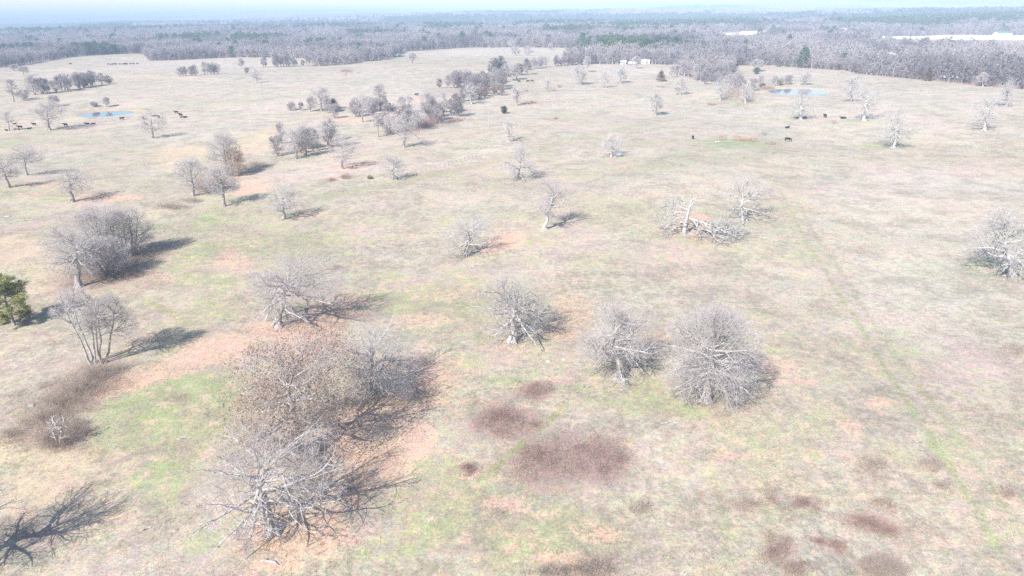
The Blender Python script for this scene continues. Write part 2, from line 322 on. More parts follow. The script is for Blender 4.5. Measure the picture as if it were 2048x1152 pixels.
 (1010, 845, 82, 40, .1, B_, 1.1), (1070, 785, 50, 22, 0, B_, 1.0), (1110, 915, 100, 62, -.2, B_, .9), (1200, 925, 75, 54, 0, B_, .9), (1130, 970, 90, 30, -.2, B_, .5), (935, 940, 40, 18, 0, B_, .5), (1050, 890, 40, 10, -.5, B_, .4),
 (1740, 1050, 80, 26, .3, B_, .8), (1650, 1090, 30, 16, .3, B_, .5), (1680, 1100, 30, 20, .3, B_, .5), (1560, 1100, 50, 50, 0, B_, .6), (1600, 1005, 30, 16, .3, B_, .6), (1560, 1000, 25, 10, .3, B_, .4), (1490, 1010, 50, 22, 0, B_, .35), (1770, 1100, 60, 40, 0, B_, .4), (1720, 1010, 60, 20, .2, B_, .4),
 (1740, 930, 50, 30, 0, B_, .35), (1860, 930, 26, 16, 0, B_, .4), (2020, 700, 60, 25, 0, B_, .35), (2010, 985, 26, 14, 0, B_, .5), (1280, 1020, 40, 18, 0, B_, .3), (960, 670, 50, 20, 0, B_, .15), (1560, 620, 70, 14, 0, B_, .2), (1500, 650, 80, 16, 0, B_, .15), (1700, 770, 50, 14, 0, B_, .2), (2030, 780, 50, 40, 0, B_, .3),
 (110, 865, 100, 45, 0, B_, .7), (140, 800, 80, 30, 0, B_, .7), (170, 755, 90, 35, -.4, B_, .6), (60, 830, 60, 40, 0, B_, .4), (355, 795, 30, 14, 0, B_, .6), (260, 850, 60, 12, 0, B_, .3), (100, 1090, 120, 60, 0, B_, .3), (30, 1000, 60, 40, 0, B_, .3),
 (200, 560, 130, 30, -.1, B_, .7), (260, 500, 110, 28, -.2, B_, .7), (120, 640, 60, 12, 0, B_, .3), (480, 340, 60, 14, -.1, B_, .6), (400, 385, 60, 9, 0, B_, .5), (340, 415, 70, 7, 0, B_, .4), (340, 450, 30, 5, 0, B_, .3), (760, 300, 80, 8, -.3, B_, .3), (880, 230, 90, 8, -.35, B_, .5),
 (690, 305, 30, 5, 0, B_, .3), (660, 358, 16, 4, 0, B_, .5), (690, 354, 20, 4, 0, B_, .5), (590, 345, 20, 4, 0, B_, .4), (675, 535, 13, 6, 0, B_, .8), (1240, 525, 40, 8, 0, B_, .35), (1310, 570, 30, 6, 0, B_, .25), (800, 215, 110, 6, 0, B_, .25), (940, 180, 90, 9, -.3, B_, .6),
 (240, 900, 50, 14, 0, B_, .2), (620, 700, 90, 60, 0, L_, .5), (1320, 190, 20, 3, 0, B_, .6), (1425, 210, 16, 3, 0, B_, .6), (1100, 240, 14, 3, 0, B_, .5), (1530, 162, 25, 3, 0, B_, .3), (1780, 310, 30, 4, 0, B_, .2), (1800, 168, 40, 3, 0, B_, .3), (1830, 178, 50, 3, 0, B_, .2),
]
# faint wheel tracks and cow paths: polylines in photo pixels, half width in metres, kind, strength
tracks = [([(1560, 380), (1600, 460), (1650, 540), (1700, 620), (1760, 720), (1830, 830), (1890, 920), (1940, 1000), (2000, 1100)], .42, T_, .5),
          ([(1585, 380), (1625, 460), (1680, 540), (1730, 620), (1800, 720), (1880, 830), (1945, 920), (2000, 1000), (2060, 1080)], .42, T_, .36),
          ([(1425, 960), (1445, 1030), (1460, 1152)], .5, T_, .2), ([(1535, 970), (1540, 1050), (1545, 1152)], .42, T_, .22),
          ([(960, 960), (1020, 910), (1080, 855), (1130, 815)], .5, O_, .7), ([(290, 600), (340, 625), (380, 648)], .6, O_, .6),
          ([(0, 292), (60, 262), (100, 245), (170, 235), (300, 222), (480, 205), (620, 190)], 2.2, G_, .5),
          ([(600, 378), (760, 358), (860, 335), (960, 312), (1040, 298)], 1.2, B_, .22),
          ([(640, 395), (800, 365), (960, 330), (1100, 290), (1220, 262), (1300, 245)], 3.0, O_, .35),
          ([(880, 380), (1050, 355), (1180, 340), (1260, 322), (1380, 290)], 1.5, G_, .4),
          ([(1460, 272), (1560, 262), (1640, 252), (1760, 240)], 1.0, L_, .4),
          ([(-50, 480), (130, 470), (300, 455)], 1.5, O_, .3), ([(1560, 262), (1620, 258), (1700, 252)], 1.0, W_, .7),
          ([(240, 150), (300, 154), (330, 158), (370, 156)], 2.0, S_, .9), ([(290, 160), (340, 153), (420, 158)], 2.0, S_, .7),
          ([(0, 205), (120, 190), (200, 178), (420, 158), (620, 140)], 4.0, L_, .22), ([(200, 920), (150, 860), (120, 960), (200, 1060)], 1.2, S_, .5)]
def cover(x, y):
    m = np.zeros((len(x), 7), np.float32)
    r2 = np.hypot(x, y)
    wob = (fbm(x / 3.1, y / 3.1, 21, 3) - 0.5); wob2 = (fbm(x / 12., y / 12., 25, 3) - 0.5)
    bl = np.array([b[:4] for b in blobs], float)
    c = at(bl[:, 0], bl[:, 1]); sl = np.array([b[4] for b in blobs])
    ex = at(bl[:, 0] + bl[:, 2], bl[:, 1] + sl * bl[:, 2] * .6); ey = at(bl[:, 0], bl[:, 1] - bl[:, 3])
    order = np.argsort(r2); rs = r2[order]
    for k, b in enumerate(blobs):
        ax = (ex[k] - c[k])[:2]; ay = (ey[k] - c[k])[:2]
        R = 2.2 * max(np.hypot(*ax), np.hypot(*ay)); rc = np.hypot(c[k][0], c[k][1])
        lo, hi = np.searchsorted(rs, [rc - R, rc + R]); idx = order[lo:hi]
        dx = x[idx] - c[k][0]; dy = y[idx] - c[k][1]
        s = (dx * dx + dy * dy) < R * R; idx = idx[s]; dx = dx[s]; dy = dy[s]
        det = ax[0] * ay[1] - ax[1] * ay[0]
        p = (dx * ay[1] - dy * ay[0]) / det; q = (-dx * ax[1] + dy * ax[0]) / det
        d = np.sqrt(p * p + q * q) * (1 + 0.7 * wob[idx] + .6 * wob2[idx])
        w = b[6] * (1 - sstep(0.35, 1.35, d))
        m[idx, b[5]] = np.maximum(m[idx, b[5]], w)
    for pl, hw, kd, st in tracks:
        P = at(np.array([q[0] for q in pl]), np.array([q[1] for q in pl]))[:, :2]
        for a, b2 in zip(P[:-1], P[1:]):
            L = np.hypot(*(b2 - a)); cc = (a + b2) / 2; R = L / 2 + hw * 4; rc = np.hypot(*cc)
            lo, hi = np.searchsorted(rs, [rc - R, rc + R]); idx = order[lo:hi]
            px = x[idx] - a[0]; py = y[idx] - a[1]
            t = np.clip((px * (b2 - a)[0] + py * (b2 - a)[1]) / (L * L), 0, 1)
            d = np.hypot(px - t * (b2 - a)[0], py - t * (b2 - a)[1]) / hw + wob[idx] * 1.2
            w = st * (1 - sstep(0.5, 1.6, d))
            m[idx, kd] = np.maximum(m[idx, kd], w)
    return m
mb, gx, gy = ground_sheet()
gm = cover(gx, gy)
wood = (~inpoly(gx, gy, past_poly)).astype(np.float32)
bare = np.zeros(len(gx), np.float32)
for k, c in enumerate(clear_w):
    i = inpoly(gx, gy, c); wood[i] = .35 if k < 2 else 0; bare[i] = {0: 0.0, 1: 0.1}.get(k, .45)
_y = [(1755, 76.5), (1770, 72.5), (1900, 70), (2300, 73), (2300, 82), (2050, 79.5), (1900, 79)]
_yw = at(np.array([p[0] for p in _y], float), np.array([p[1] for p in _y], float))[:, :2]
bare[inpoly(gx, gy, _yw)] = 1.0
soil = np.zeros(len(gx), np.float32)
for px, py, a, b, an, lev in PONDS:
    c_, s_ = math.cos(an), math.sin(an)
    u = ((gx - px) * c_ + (gy - py) * s_) / a; v = (-(gx - px) * s_ + (gy - py) * c_) / b
    d = np.sqrt(u * u + v * v)
    soil = np.maximum(soil, (1 - sstep(1.06, 1.3, d * (1 + .25 * (fbm(gx / 5, gy / 5, 3, 2) - .5)))) * (.35 + .55 * sstep(-.6, .3, v)))
ground = mb.build("ground", [])
me = ground.data
for nm, ch in (("cover_a", (gm[:, G_], gm[:, L_], gm[:, S_], gm[:, B_])), ("cover_b", (gm[:, O_], gm[:, W_], wood, soil)), ("cover_c", (bare, gm[:, T_], bare, bare))):
    at_ = me.attributes.new(nm, 'FLOAT_COLOR', 'POINT')
    at_.data.foreach_set("color", np.stack(ch, -1).astype(np.float32).ravel())
tag(ground, kind="structure")

def ground_material():
    m = bpy.data.materials.new("pasture"); m.use_nodes = True
    n = m.node_tree.nodes; l = m.node_tree.links
    b = n["Principled BSDF"]; b.inputs["Roughness"].default_value = 0.95; b.inputs["Specular IOR Level"].default_value = 0.08
    geo = n.new("ShaderNodeNewGeometry"); P = geo.outputs["Position"]
    def noise(scale, det=4, rough=.55, vec=P, w=None):
        t = n.new("ShaderNodeTexNoise"); t.inputs["Scale"].default_value = scale; t.inputs["Detail"].default_value = det
        t.inputs["Roughness"].default_value = rough; l.new(vec, t.inputs["Vector"]); return t.outputs[0]
    def math_(op, a, b_=None, c=None, clamp=False):
        t = n.new("ShaderNodeMath"); t.operation = op; t.use_clamp = clamp
        for i, q in enumerate((a, b_, c)):
            if q is None: continue
            if isinstance(q, (int, float)): t.inputs[i].default_value = q
            else: l.new(q, t.inputs[i])
        return t.outputs[0]
    def mapr(v, a, b_, c=0., d=1.):
        t = n.new("ShaderNodeMapRange"); t.interpolation_type = 'SMOOTHSTEP'; l.new(v, t.inputs[0])
        for i, q in enumerate((a, b_, c, d)): t.inputs[i + 1].default_value = q
        return t.outputs[0]
    def mix(f, a, b_):
        t = n.new("ShaderNodeMix"); t.data_type = 'RGBA'
        if isinstance(f, (int, float)): t.inputs[0].default_value = f
        else: l.new(f, t.inputs[0])
        for i, q in ((6, a), (7, b_)):
            if isinstance(q, tuple): t.inputs[i].default_value = (*q, 1)
            else: l.new(q, t.inputs[i])
        return t.outputs[2]
    def attr(nm):
        t = n.new("ShaderNodeAttribute"); t.attribute_name = nm
        s = n.new("ShaderNodeSeparateColor"); l.new(t.outputs["Color"], s.inputs[0])
        return s.outputs[0], s.outputs[1], s.outputs[2], t.outputs["Alpha"]
    g, li, st, br = attr("cover_a"); ol, wh, wd, so = attr("cover_b"); ba, tk = attr("cover_c")[:2]
    nL = noise(.035, 5); nM = noise(.16, 5, .6); nS = noise(.9, 5, .65); nF = noise(3.2, 4, .7); nX = noise(9.0, 2, .6)
    nM2 = noise(.32, 4, .6, w=2); 
    off = n.new("ShaderNodeVectorMath"); off.operation = 'ADD'; off.inputs[1].default_value = (431, 177, 50); l.new(P, off.inputs[0])
    nS2 = noise(.7, 5, .7, off.outputs[0]); nL2 = noise(.05, 4, .6, off.outputs[0])
    # dry winter grass
    col = mix(mapr(nM, .35, .65), (.375, .325, .255), (.465, .415, .335))
    col = mix(mapr(nS, .38, .66), mix(.75, col, (.325, .28, .215)), col)
    col = mix(math_('MULTIPLY', wh, mapr(nM, .25, .6, .3, .9)), col, (.49, .445, .375))
    col = mix(math_('MULTIPLY', mapr(nL2, .48, .68), .5), col, (.43, .36, .32))
    # broad olive and green patches
    f = math_('ADD', math_('MULTIPLY_ADD', ol, 1.5, .06), math_('MULTIPLY', math_('SUBTRACT', nM, .5), 2.6))
    f = math_('SUBTRACT', f, math_('MULTIPLY', wh, .6))
    f = math_('ADD', f, math_('MULTIPLY', math_('SUBTRACT', nL, .5), 1.6))
    f = math_('ADD', f, math_('MULTIPLY', math_('SUBTRACT', nS, .5), 1.2))
    col = mix(mapr(f, -.05, .8, 0, .7), col, (.29, .30, .155))
    f = math_('ADD', math_('MULTIPLY', g, 1.0), math_('MULTIPLY', math_('SUBTRACT', nM, .5), 2.4))
    f = math_('ADD', f, math_('MULTIPLY', math_('SUBTRACT', nS, .5), 2.4))
    col = mix(mapr(f, .32, .98, 0, .72), col, mix(mapr(nM2, .4, .62), (.26, .315, .155), (.32, .355, .195)))
    # straw
    f = math_('ADD', st, math_('MULTIPLY', math_('SUBTRACT', nS, .5), 1.3))
    col = mix(mapr(f, .25, .85, 0, .85), col, mix(mapr(nF, .4, .6), (.54, .44, .31), (.47, .38, .27)))
    # oak leaf litter
    f = math_('ADD', math_('MULTIPLY', li, 1.1), math_('MULTIPLY', math_('SUBTRACT', nS2, .5), 1.7))
    f = math_('ADD', f, math_('MULTIPLY', math_('SUBTRACT', nF, .5), 1.3))
    col = mix(mapr(f, .36, .74, 0, .85), col, mix(mapr(nX, .4, .6), (.60, .44, .34), (.47, .32, .235)))
    # scattered patches of litter and dead weeds nobody set out
    f = math_('MULTIPLY', mapr(nS2, .44, .62), mapr(nL, .38, .54))
    f = math_('MULTIPLY', f, mapr(nM2, .4, .6))
    col = mix(math_('MULTIPLY', f, .75), col, (.52, .37, .30))
    f = math_('ADD', br, math_('MULTIPLY', math_('SUBTRACT', nS, .5), 2.6))
    f = math_('ADD', f, math_('MULTIPLY', math_('SUBTRACT', nF, .5), 1.0))
    col = mix(mapr(f, .42, .72, 0, .72), col, mix(mapr(nX, .38, .62), (.40, .29, .26), (.27, .185, .17)))
    col = mix(math_('MULTIPLY', tk, mapr(nM, .25, .55, .6, 1.)), col, mix(mapr(nS, .4, .6), (.25, .28, .13), (.31, .32, .19)))
    # bare soil round the ponds, forest floor, open yards
    col = mix(mapr(so, .15, .8), col, mix(mapr(nS, .4, .6), (.50, .40, .30), (.42, .30, .21)))
    col = mix(wd, col, mix(mapr(nM, .4, .6), (.26, .19, .16), (.36, .27, .22)))
    col = mix(math_('MULTIPLY', ba, mapr(nM, .2, .5, .75, 1.)), col, mix(mapr(nM, .35, .65), (.80, .78, .74), (.70, .66, .60)))
    # every plant has a slightly different tint
    def tint(scale, k, vec):
        t = n.new("ShaderNodeTexNoise"); t.inputs["Scale"].default_value = scale; t.inputs["Detail"].default_value = 4; t.inputs["Roughness"].default_value = .65; l.new(vec, t.inputs["Vector"])
        a = n.new("ShaderNodeVectorMath"); a.operation = 'SUBTRACT'; l.new(t.outputs["Color"], a.inputs[0]); a.inputs[1].default_value = (.5, .5, .5)
        c = n.new("ShaderNodeVectorMath"); c.operation = 'MULTIPLY_ADD'; l.new(a.outputs[0], c.inputs[0]); c.inputs[1].default_value = (k, k, k); c.inputs[2].default_value = (1, 1, 1)
        return c.outputs[0]
    for s_, k_, v_ in ((.45, .30, P), (1.7, .50, off.outputs[0]), (.05, .22, off.outputs[0])):
        mm = n.new("ShaderNodeVectorMath"); mm.operation = 'MULTIPLY'; l.new(col, mm.inputs[0]); l.new(tint(s_, k_, v_), mm.inputs[1]); col = mm.outputs[0]
    # fine texture of tufts
    v = math_('ADD', mapr(nF, .25, .75, .74, 1.14), mapr(nX, .25, .75, -.16, .16))
    v = math_('ADD', v, mapr(nS, .3, .7, -.09, .08))
    v = math_('ADD', v, mapr(nL2, .3, .7, -.07, .05))
    v = math_('ADD', v, mapr(nM, .3, .7, -.07, .07))
    hs = n.new("ShaderNodeVectorMath"); hs.operation = 'SCALE'; l.new(col, hs.inputs[0]); l.new(v, hs.inputs["Scale"])
    l.new(hs.outputs[0], b.inputs["Base Color"])
    bp = n.new("ShaderNodeBump"); bp.inputs["Strength"].default_value = .55; bp.inputs["Distance"].default_value = .12
    hh = math_('ADD', nF, math_('MULTIPLY', nX, .4)); l.new(hh, bp.inputs["Height"]); l.new(bp.outputs[0], b.inputs["Normal"])
    return m
me.materials.append(ground_material())

# ------------------------------------------------------------------ ponds
def water_material():
    m = bpy.data.materials.new("pond_water"); m.use_nodes = True
    n = m.node_tree.nodes; l = m.node_tree.links; b = n["Principled BSDF"]
    b.inputs["Base Color"].default_value = (.08, .12, .17, 1); b.inputs["Roughness"].default_value = .07
    b.inputs["Specular IOR Level"].default_value = .8
    t = n.new("ShaderNodeTexNoise"); t.inputs["Scale"].default_value = 1.2; bp = n.new("ShaderNodeBump"); bp.inputs["Strength"].default_value = .05
    l.new(t.outputs[0], bp.inputs["Height"]); l.new(bp.outputs[0], b.inputs["Normal"])
    return m
WM = water_material()
for k, (px, py, a, b, an, lev) in enumerate(PONDS):
    th = np.linspace(0, 2 * np.pi, 64, endpoint=False)
    rr = 1 + .03 * np.sin(th * 3 + k) + .02 * np.sin(th * 7)
    u = np.cos(th) * a * rr; v = np.sin(th) * b * rr
    pts = np.stack([px + u * math.cos(an) - v * math.sin(an), py + u * math.sin(an) + v * math.cos(an), np.full(64, lev - .22)], -1)
    w = MB(); vv = np.vstack([pts, [[px, py, lev - .22]]])
    w.add(vv, t=[[i, (i + 1) % 64, 64] for i in range(64)])
    tag(w.build("pond_water", [WM]), kind="structure")

# ------------------------------------------------------------------ tree builder
def norm(v): return v / np.maximum(np.linalg.norm(v, axis=-1, keepdims=True), 1e-9)
def grow(rng, p0, d0, L, r0, r1, K, wander, up=0.0, sag=0.0):
    N = len(p0); pts = np.zeros((N, K + 1, 3)); pts[:, 0] = p0; d = norm(d0); L = np.asarray(L).reshape(-1, 1)
    for k in range(K):
        d = norm(d + wander * rng.normal(size=(N, 3)) + np.array([0, 0, 1.0]) * (up - sag * (k / K)))
        pts[:, k + 1] = pts[:, k] + d * L / K
    t = np.linspace(0, 1, K + 1)[None] ** .75
    rad = np.asarray(r0).reshape(-1, 1) * (1 - t) + np.asarray(r1).reshape(-1, 1) * t
    return pts, np.broadcast_to(rad, (N, K + 1))
def spawn(rng, pts, rad, n, tmin, tmax, a0, a1, env=None, bias_up=0.0):
    """n children per parent: start, direction, parent radius there, t"""
    N, K1, _ = pts.shape; K = K1 - 1
    t = tmin + (tmax - tmin) * (np.arange(n)[None] + rng.rand(N, n)) / n
    f = t * K; i = np.clip(f.astype(int), 0, K - 1); w = (f - i)[..., None]
    ar = np.arange(N)[:, None]
    p = pts[ar, i] * (1 - w) + pts[ar, i + 1] * w
    tg = norm(pts[ar, i + 1] - pts[ar, i])
    r = rad[ar, i] * (1 - w[..., 0]) + rad[ar, i + 1] * w[..., 0]
    a = rng.normal(size=(N, n, 3)); pr = norm(a - (a * tg).sum(-1, keepdims=True) * tg)
    an = np.radians(a0 + (a1 - a0) * rng.rand(N, n))[..., None]
    d = norm(tg * np.cos(an) + pr * np.sin(an) + np.array([0, 0, bias_up]))
    return p.reshape(-1, 3), d.reshape(-1, 3), r.ravel(), t.ravel()
def env_m(q):
    """0 at the crown's centre, 1 on its outline; round above, fuller below"""
    return (q[..., 0] ** 2 + q[..., 1] ** 2) + np.where(q[..., 2] > 0, np.abs(q[..., 2]) ** 2.2, np.abs(q[..., 2]) ** 4)
def keep(rng, L, n, full):
    return np.repeat(L, n) > rng.rand(len(L) * n) * full
def clip_env(p, d, L, env):
    """shorten branches that would leave the crown's outline"""
    c, a, b = env
    s = np.array([a, a, b]); q = (p - c) / s; e = d / s
    Lm = np.minimum(L, 2.4 * max(a, b)); t = np.linspace(.06, 1, 22)[None] * Lm[:, None]
    inside = env_m(q[:, None] + e[:, None] * t[..., None]) < 1
    n = np.cumprod(inside, 1).sum(1); r = np.where(n > 0, t[np.arange(len(t)), np.maximum(n - 1, 0)], .18 * Lm)
    # a branch starting outside may grow a little towards the outline
    return np.maximum(r, .10 * np.minimum(L, a) + .05)
def tube(mb, pts, rad, S, mat=0):
    N, K1, _ = pts.shape
    if N == 0: return
    tg = np.empty_like(pts); tg[:, 1:-1] = pts[:, 2:] - pts[:, :-2]; tg[:, 0] = pts[:, 1] - pts[:, 0]; tg[:, -1] = pts[:, -1] - pts[:, -2]
    tg = norm(tg); ref = np.where(np.abs(tg[:, :1, 2:3]) > .8, np.array([1., 0, 0]), np.array([0, 0, 1.]))
    u = norm(np.cross(tg, ref)); v = np.cross(tg, u)
    th = np.linspace(0, 2 * np.pi, S, endpoint=False)
    ring = pts[:, :, None] + (u[:, :, None] * np.cos(th)[:, None] + v[:, :, None] * np.sin(th)[:, None]) * rad[:, :, None, None]
    base = (np.arange(N) * K1 * S)[:, None, None]; i = (np.arange(K1 - 1) * S)[None, :, None]; j = np.arange(S)[None, None, :]; j2 = (j + 1) % S
    q = np.stack([base + i + j, base + i + j2, base + i + S + j2, base + i + S + j], -1).reshape(-1, 4)
    mb.add(ring.reshape(-1, 3), q=q, mat=mat)
def sliver(mb, p0, p1, w, rng, mat=0):
    """thin twigs: one tapering triangle each"""
    d = norm(p1 - p0); a = norm(np.cross(d, rng.normal(size=d.shape))) * np.asarray(w).reshape(-1, 1)
    v = np.stack([p0 - a, p0 + a, p1], 1).reshape(-1, 3); N = len(p0)
    mb.add(v, t=np.arange(N * 3).reshape(-1, 3), mat=mat)
def leaves(mb, p, size, rng, mat=0, flat=0.0):
    N = len(p); a = norm(rng.normal(size=(N, 3)) * np.array([1, 1, 1 - flat])); b = norm(np.cross(a, rng.normal(size=(N, 3))))
    s = (size * (.6 + .8 * rng.rand(N)))[:, None]
    v = np.stack([p - a * s, p + b * s * .6, p + a * s, p - b * s * .6], 1).reshape(-1, 3)
    mb.add(v, q=np.arange(N * 4).reshape(-1, 4), mat=mat, smooth=False)

def bare_tree(seed, zc, a, b, off=(0, 0), style='oak', lod=2, thick=1.0, hi=None, dens=1.0, leafy=0.0, leafsize=.12, lean=None, trunk_r=None, fork=None, minw=0.0):
    """returns (trunk MB, crown MB, leaf MB or None); crown envelope centre height zc, half width a, half height b"""
    rng = np.random.RandomState(seed)
    top = zc + b; c = np.array([off[0], off[1], zc]); env = (c, a, b)
    R = trunk_r or (0.030 * top * thick + .02 * a)
    n1, n2, n3, n4, n5 = {3: (17, 11, 7, 4, 2), 2: (12, 8, 6, 4, 3), 1: (10, 8, 5, 4, 0), 0: (7, 5, 4, 0, 0)}[lod]
    if style == 'silver': n2, n3 = n2 - 2, n3 - 2
    elif style == 'oak' and lod > 1: n3 -= 1
    trunkM, crownM = MB(), MB()
    stems = 1
    if style == 'multi': stems = 3 if lod > 0 else 2
    if style == 'clump': stems = 6 if lod > 1 else 4
    Tp = []; Tr = []
    for s in range(stems):
        tgt = c + np.array([0, 0, b * ({'spray': .45, 'leader': .55, 'multi': .7, 'clump': .8}.get(style, .25))])
        if stems > 1:
            az = 2 * np.pi * (s + rng.rand() * .5) / stems
            tgt = tgt + np.array([math.cos(az), math.sin(az), -.12]) * a * (.62 if style == 'clump' else .5)
        p0 = np.array([0, 0, -.25]) + (np.array([math.cos(az), math.sin(az), 0]) * R * (3.0 if style == 'clump' else .9) if stems > 1 else 0)
        K = 10; t = np.linspace(0, 1, K + 1)[:, None]
        w = {'oak': .05, 'silver': .06, 'spray': .015}.get(style, .03)
        wob = np.cumsum(rng.normal(size=(K + 1, 3)), 0) * w * top / K ** .5 * np.array([1, 1, .2]); wob -= wob[0]
        bend = 1.2
        pts = p0 + (tgt - p0) * np.concatenate([t ** bend, t ** bend, t], 1) + wob
        rr = R / (stems ** .55)
        rad = rr * (1 - t[:, 0]) ** .8 + .03; rad[0] *= 1.55; rad[1] *= 1.08
        Tp.append(pts); Tr.append(rad)
    Tp = np.array(Tp); Tr = np.array(Tr)
    tube(trunkM, Tp, Tr, 9 if lod > 1 else 6)
    if lod > 1:   # root flare buttresses
        for k in range(5):
            az = k * 1.257 + rng.rand() * .6; d = np.array([math.cos(az), math.sin(az), 0])
            pp = np.array([[d * R * .5 + [0, 0, R * 1.8], d * R * 1.15 + [0, 0, R * .5], d * R * 2.1 + [0, 0, -.15]]]) + Tp[0, 0] * [1, 1, 0]
            tube(trunkM, pp, np.array([[R * .35, R * .35, R * .12]]), 5)
    # main limbs
    n1s = int({'spray': 2.6, 'leader': 1.7, 'oak': 1.25, 'silver': 1.5, 'multi': .7, 'clump': .6}[style] * n1)
    zlow = max(zc - b * .95, top * .10) if fork is None else fork * top
    N = n1s * stems; fr = (np.arange(n1s) + rng.rand(n1s) * .6) / n1s
    st = np.repeat(np.arange(stems), n1s); fr = np.tile(fr, stems)
    tz = zlow / max(Tp[0, -1, 2], .1); tt = np.clip(tz + (1 - tz) * fr ** .9 * .97, .06, .97)
    f = tt * 10; i = np.clip(f.astype(int), 0, 9); w = (f - i)[:, None]
    p = Tp[st, i] * (1 - w) + Tp[st, i + 1] * w; r = Tr[st, i] * (1 - w[:, 0]) + Tr[st, i + 1] * w[:, 0]
    az = np.arange(N) * 2.39996 + rng.rand(N) * .9 + seed
    if style == 'spray': el = np.radians(-16 + 86 * fr ** 1.5 + rng.normal(size=N) * 9)
    elif style in ('multi', 'clump'): el = np.radians(15 + 55 * fr + rng.normal(size=N) * 10)
    elif style == 'leader': el = np.radians(0 + 62 * fr + rng.normal(size=N) * 10)
    else: el = np.radians(-20 + 80 * fr ** 1.5 + rng.normal(size=N) * 14)
    el = el * min(1, 1.15 * b / a)
    d = np.stack([np.cos(az) * np.cos(el), np.sin(az) * np.cos(el), np.sin(el)], 1)
    L = clip_env(p, d, np.full(N, 99.), env) * ((.62 + .46 * rng.rand(N)) if style in ('oak', 'silver') else (.75 + .30 * rng.rand(N)))
    wan = {'oak': .17, 'silver': .21, 'spray': .06, 'leader': .11, 'multi': .10, 'clump': .08}[style]
    r0 = np.minimum(r * .62, {'oak': .5, 'silver': .62, 'spray': .30, 'leader': .36, 'multi': .42, 'clump': .4}[style] * R * (.45 + .55 * rng.rand(N)) * (1.1 - .35 * fr)) 
    P1, R1 = grow(rng, p, d, L, np.maximum(r0 * 1.2, .065), .036 + minw * .6, 9, wan, up=.0, sag=.0)
    tube(crownM, P1, R1, 6 if lod > 1 else 4, mat=0)
    # secondary branches
    p, d, r, t = spawn(rng, P1, R1, n2, .14, .98, 28, 75, bias_up=.08)
    kk = keep(rng, L, n2, .8 * np.mean(L)); p, d, r, t = p[kk], d[kk], r[kk], t[kk]; Lp = np.repeat(L, n2)[kk]; L2 = clip_env(p, d, Lp * (.78 - .42 * t) * (.6 + .7 * rng.rand(len(p))), env)
    P2, R2 = grow(rng, p, d, L2, np.clip(r * .6, .034, .10), .015 + minw * .5, 6, wan * 1.15, up=.015)
    tube(crownM, P2, R2, 4 if lod > 1 else 3, mat=0)
    p, d, r, t = spawn(rng, P2, R2, n3, .1, 1, 25, 75, bias_up=.08)
    kk = keep(rng, L2, n3, 1.0 * np.mean(L2)); p, d, r, t = p[kk], d[kk], r[kk], t[kk]
    L3 = clip_env(p, d, np.repeat(L2, n3)[kk] * (.72 - .32 * t) * (.6 + .8 * rng.rand(len(p))) + .15, env)
    w3 = np.clip(r * .6, .015, .035) + minw * .4
    last = None
    if lod >= 2:
        P3, R3 = grow(rng, p, d, L3, w3, .007 + minw * .3, 3, wan * 1.1, up=.02)
        tube(crownM, P3, R3, 3, mat=1)
        p, d, r, t = spawn(rng, P3, R3, n4, .05, 1, 25, 75, bias_up=.08)
        L4 = np.repeat(L3, n4) * (.72 - .25 * t) * (.6 + .8 * rng.rand(len(p))) + .25
        P4, R4 = grow(rng, p, d, L4, .009 + minw * .4, .004, 2, .14, up=.05)
        sliver(crownM, P4[:, 0], P4[:, 1] + (P4[:, 1] - P4[:, 0]) * .15, .0052 + minw * .35, rng, 1)
        sliver(crownM, P4[:, 1], P4[:, 2], .005 + minw * .3, rng, 1)
        n5 = int(round(n5 * dens))
        if n5:
            p, d, r, t = spawn(rng, P4, R4, n5, .0, 1, 20, 70, bias_up=.12)
            L5 = (.25 + .38 * rng.rand(len(p))) * (.7 + .03 * top)
            sliver(crownM, p, p + d * L5[:, None], .0033 + minw * .28, rng, 1)
            last = p + d * L5[:, None] * .8
        else: last = P4[:, 2]
    else:
        e = p + d * L3[:, None]
        sliver(crownM, p, e, w3 + minw, rng, 1)
        last = e
        if n4:
            for q in range(int(n4 * dens) + 1):
                tq = rng.rand(len(p), 1); s0 = p * (1 - tq) + e * tq
                dd = norm(d + .7 * rng.normal(size=d.shape) + [0, 0, .25])
                L4 = (L3[:, None] * .55 + .3) * (.6 + .7 * rng.rand(len(p), 1))
                sliver(crownM, s0, s0 + dd * L4, .012 + minw * .8, rng, 1)
    def soft(mb):
        # keep stray branch ends inside the crown's outline
        for q in range(len(mb.v)):
            v = mb.v[q].astype(float); s = np.array([a, a, b]); e = (v - c) / s; m = np.linalg.norm(e, axis=1)
            m = np.sqrt(env_m(e)); k = m > 1; f = np.ones(len(m)); f[k] = (1 + .45 * (m[k] - 1)) / m[k]
            g = np.where(e[:, 2] > 0, f, 1); w = c + e * np.stack([f, f, g], 1) * s
            w[:, 2] = np.maximum(w[:, 2], .06 + .10 * np.abs(np.sin(w[:, 0] * 9)))
            mb.v[q] = w.astype(np.float32)
    soft(crownM)
    if last is not None:
        e = (last - c) / np.array([a, a, b]); m = np.linalg.norm(e, axis=1)[:, None]; last = c + e * np.where(m > 1, (1 + .3 * (m - 1)) / m, 1) * np.array([a, a, b])
    leafM = None
    if leafy > 0:
        leafM = MB(); last = np.repeat(last, 3, 0); k = rng.rand(len(last)) < leafy
        if style == 'oak' or True: leaves(leafM, last[k] + rng.normal(size=(k.sum(), 3)) * .22, leafsize, rng)
    return trunkM, crownM, leafM

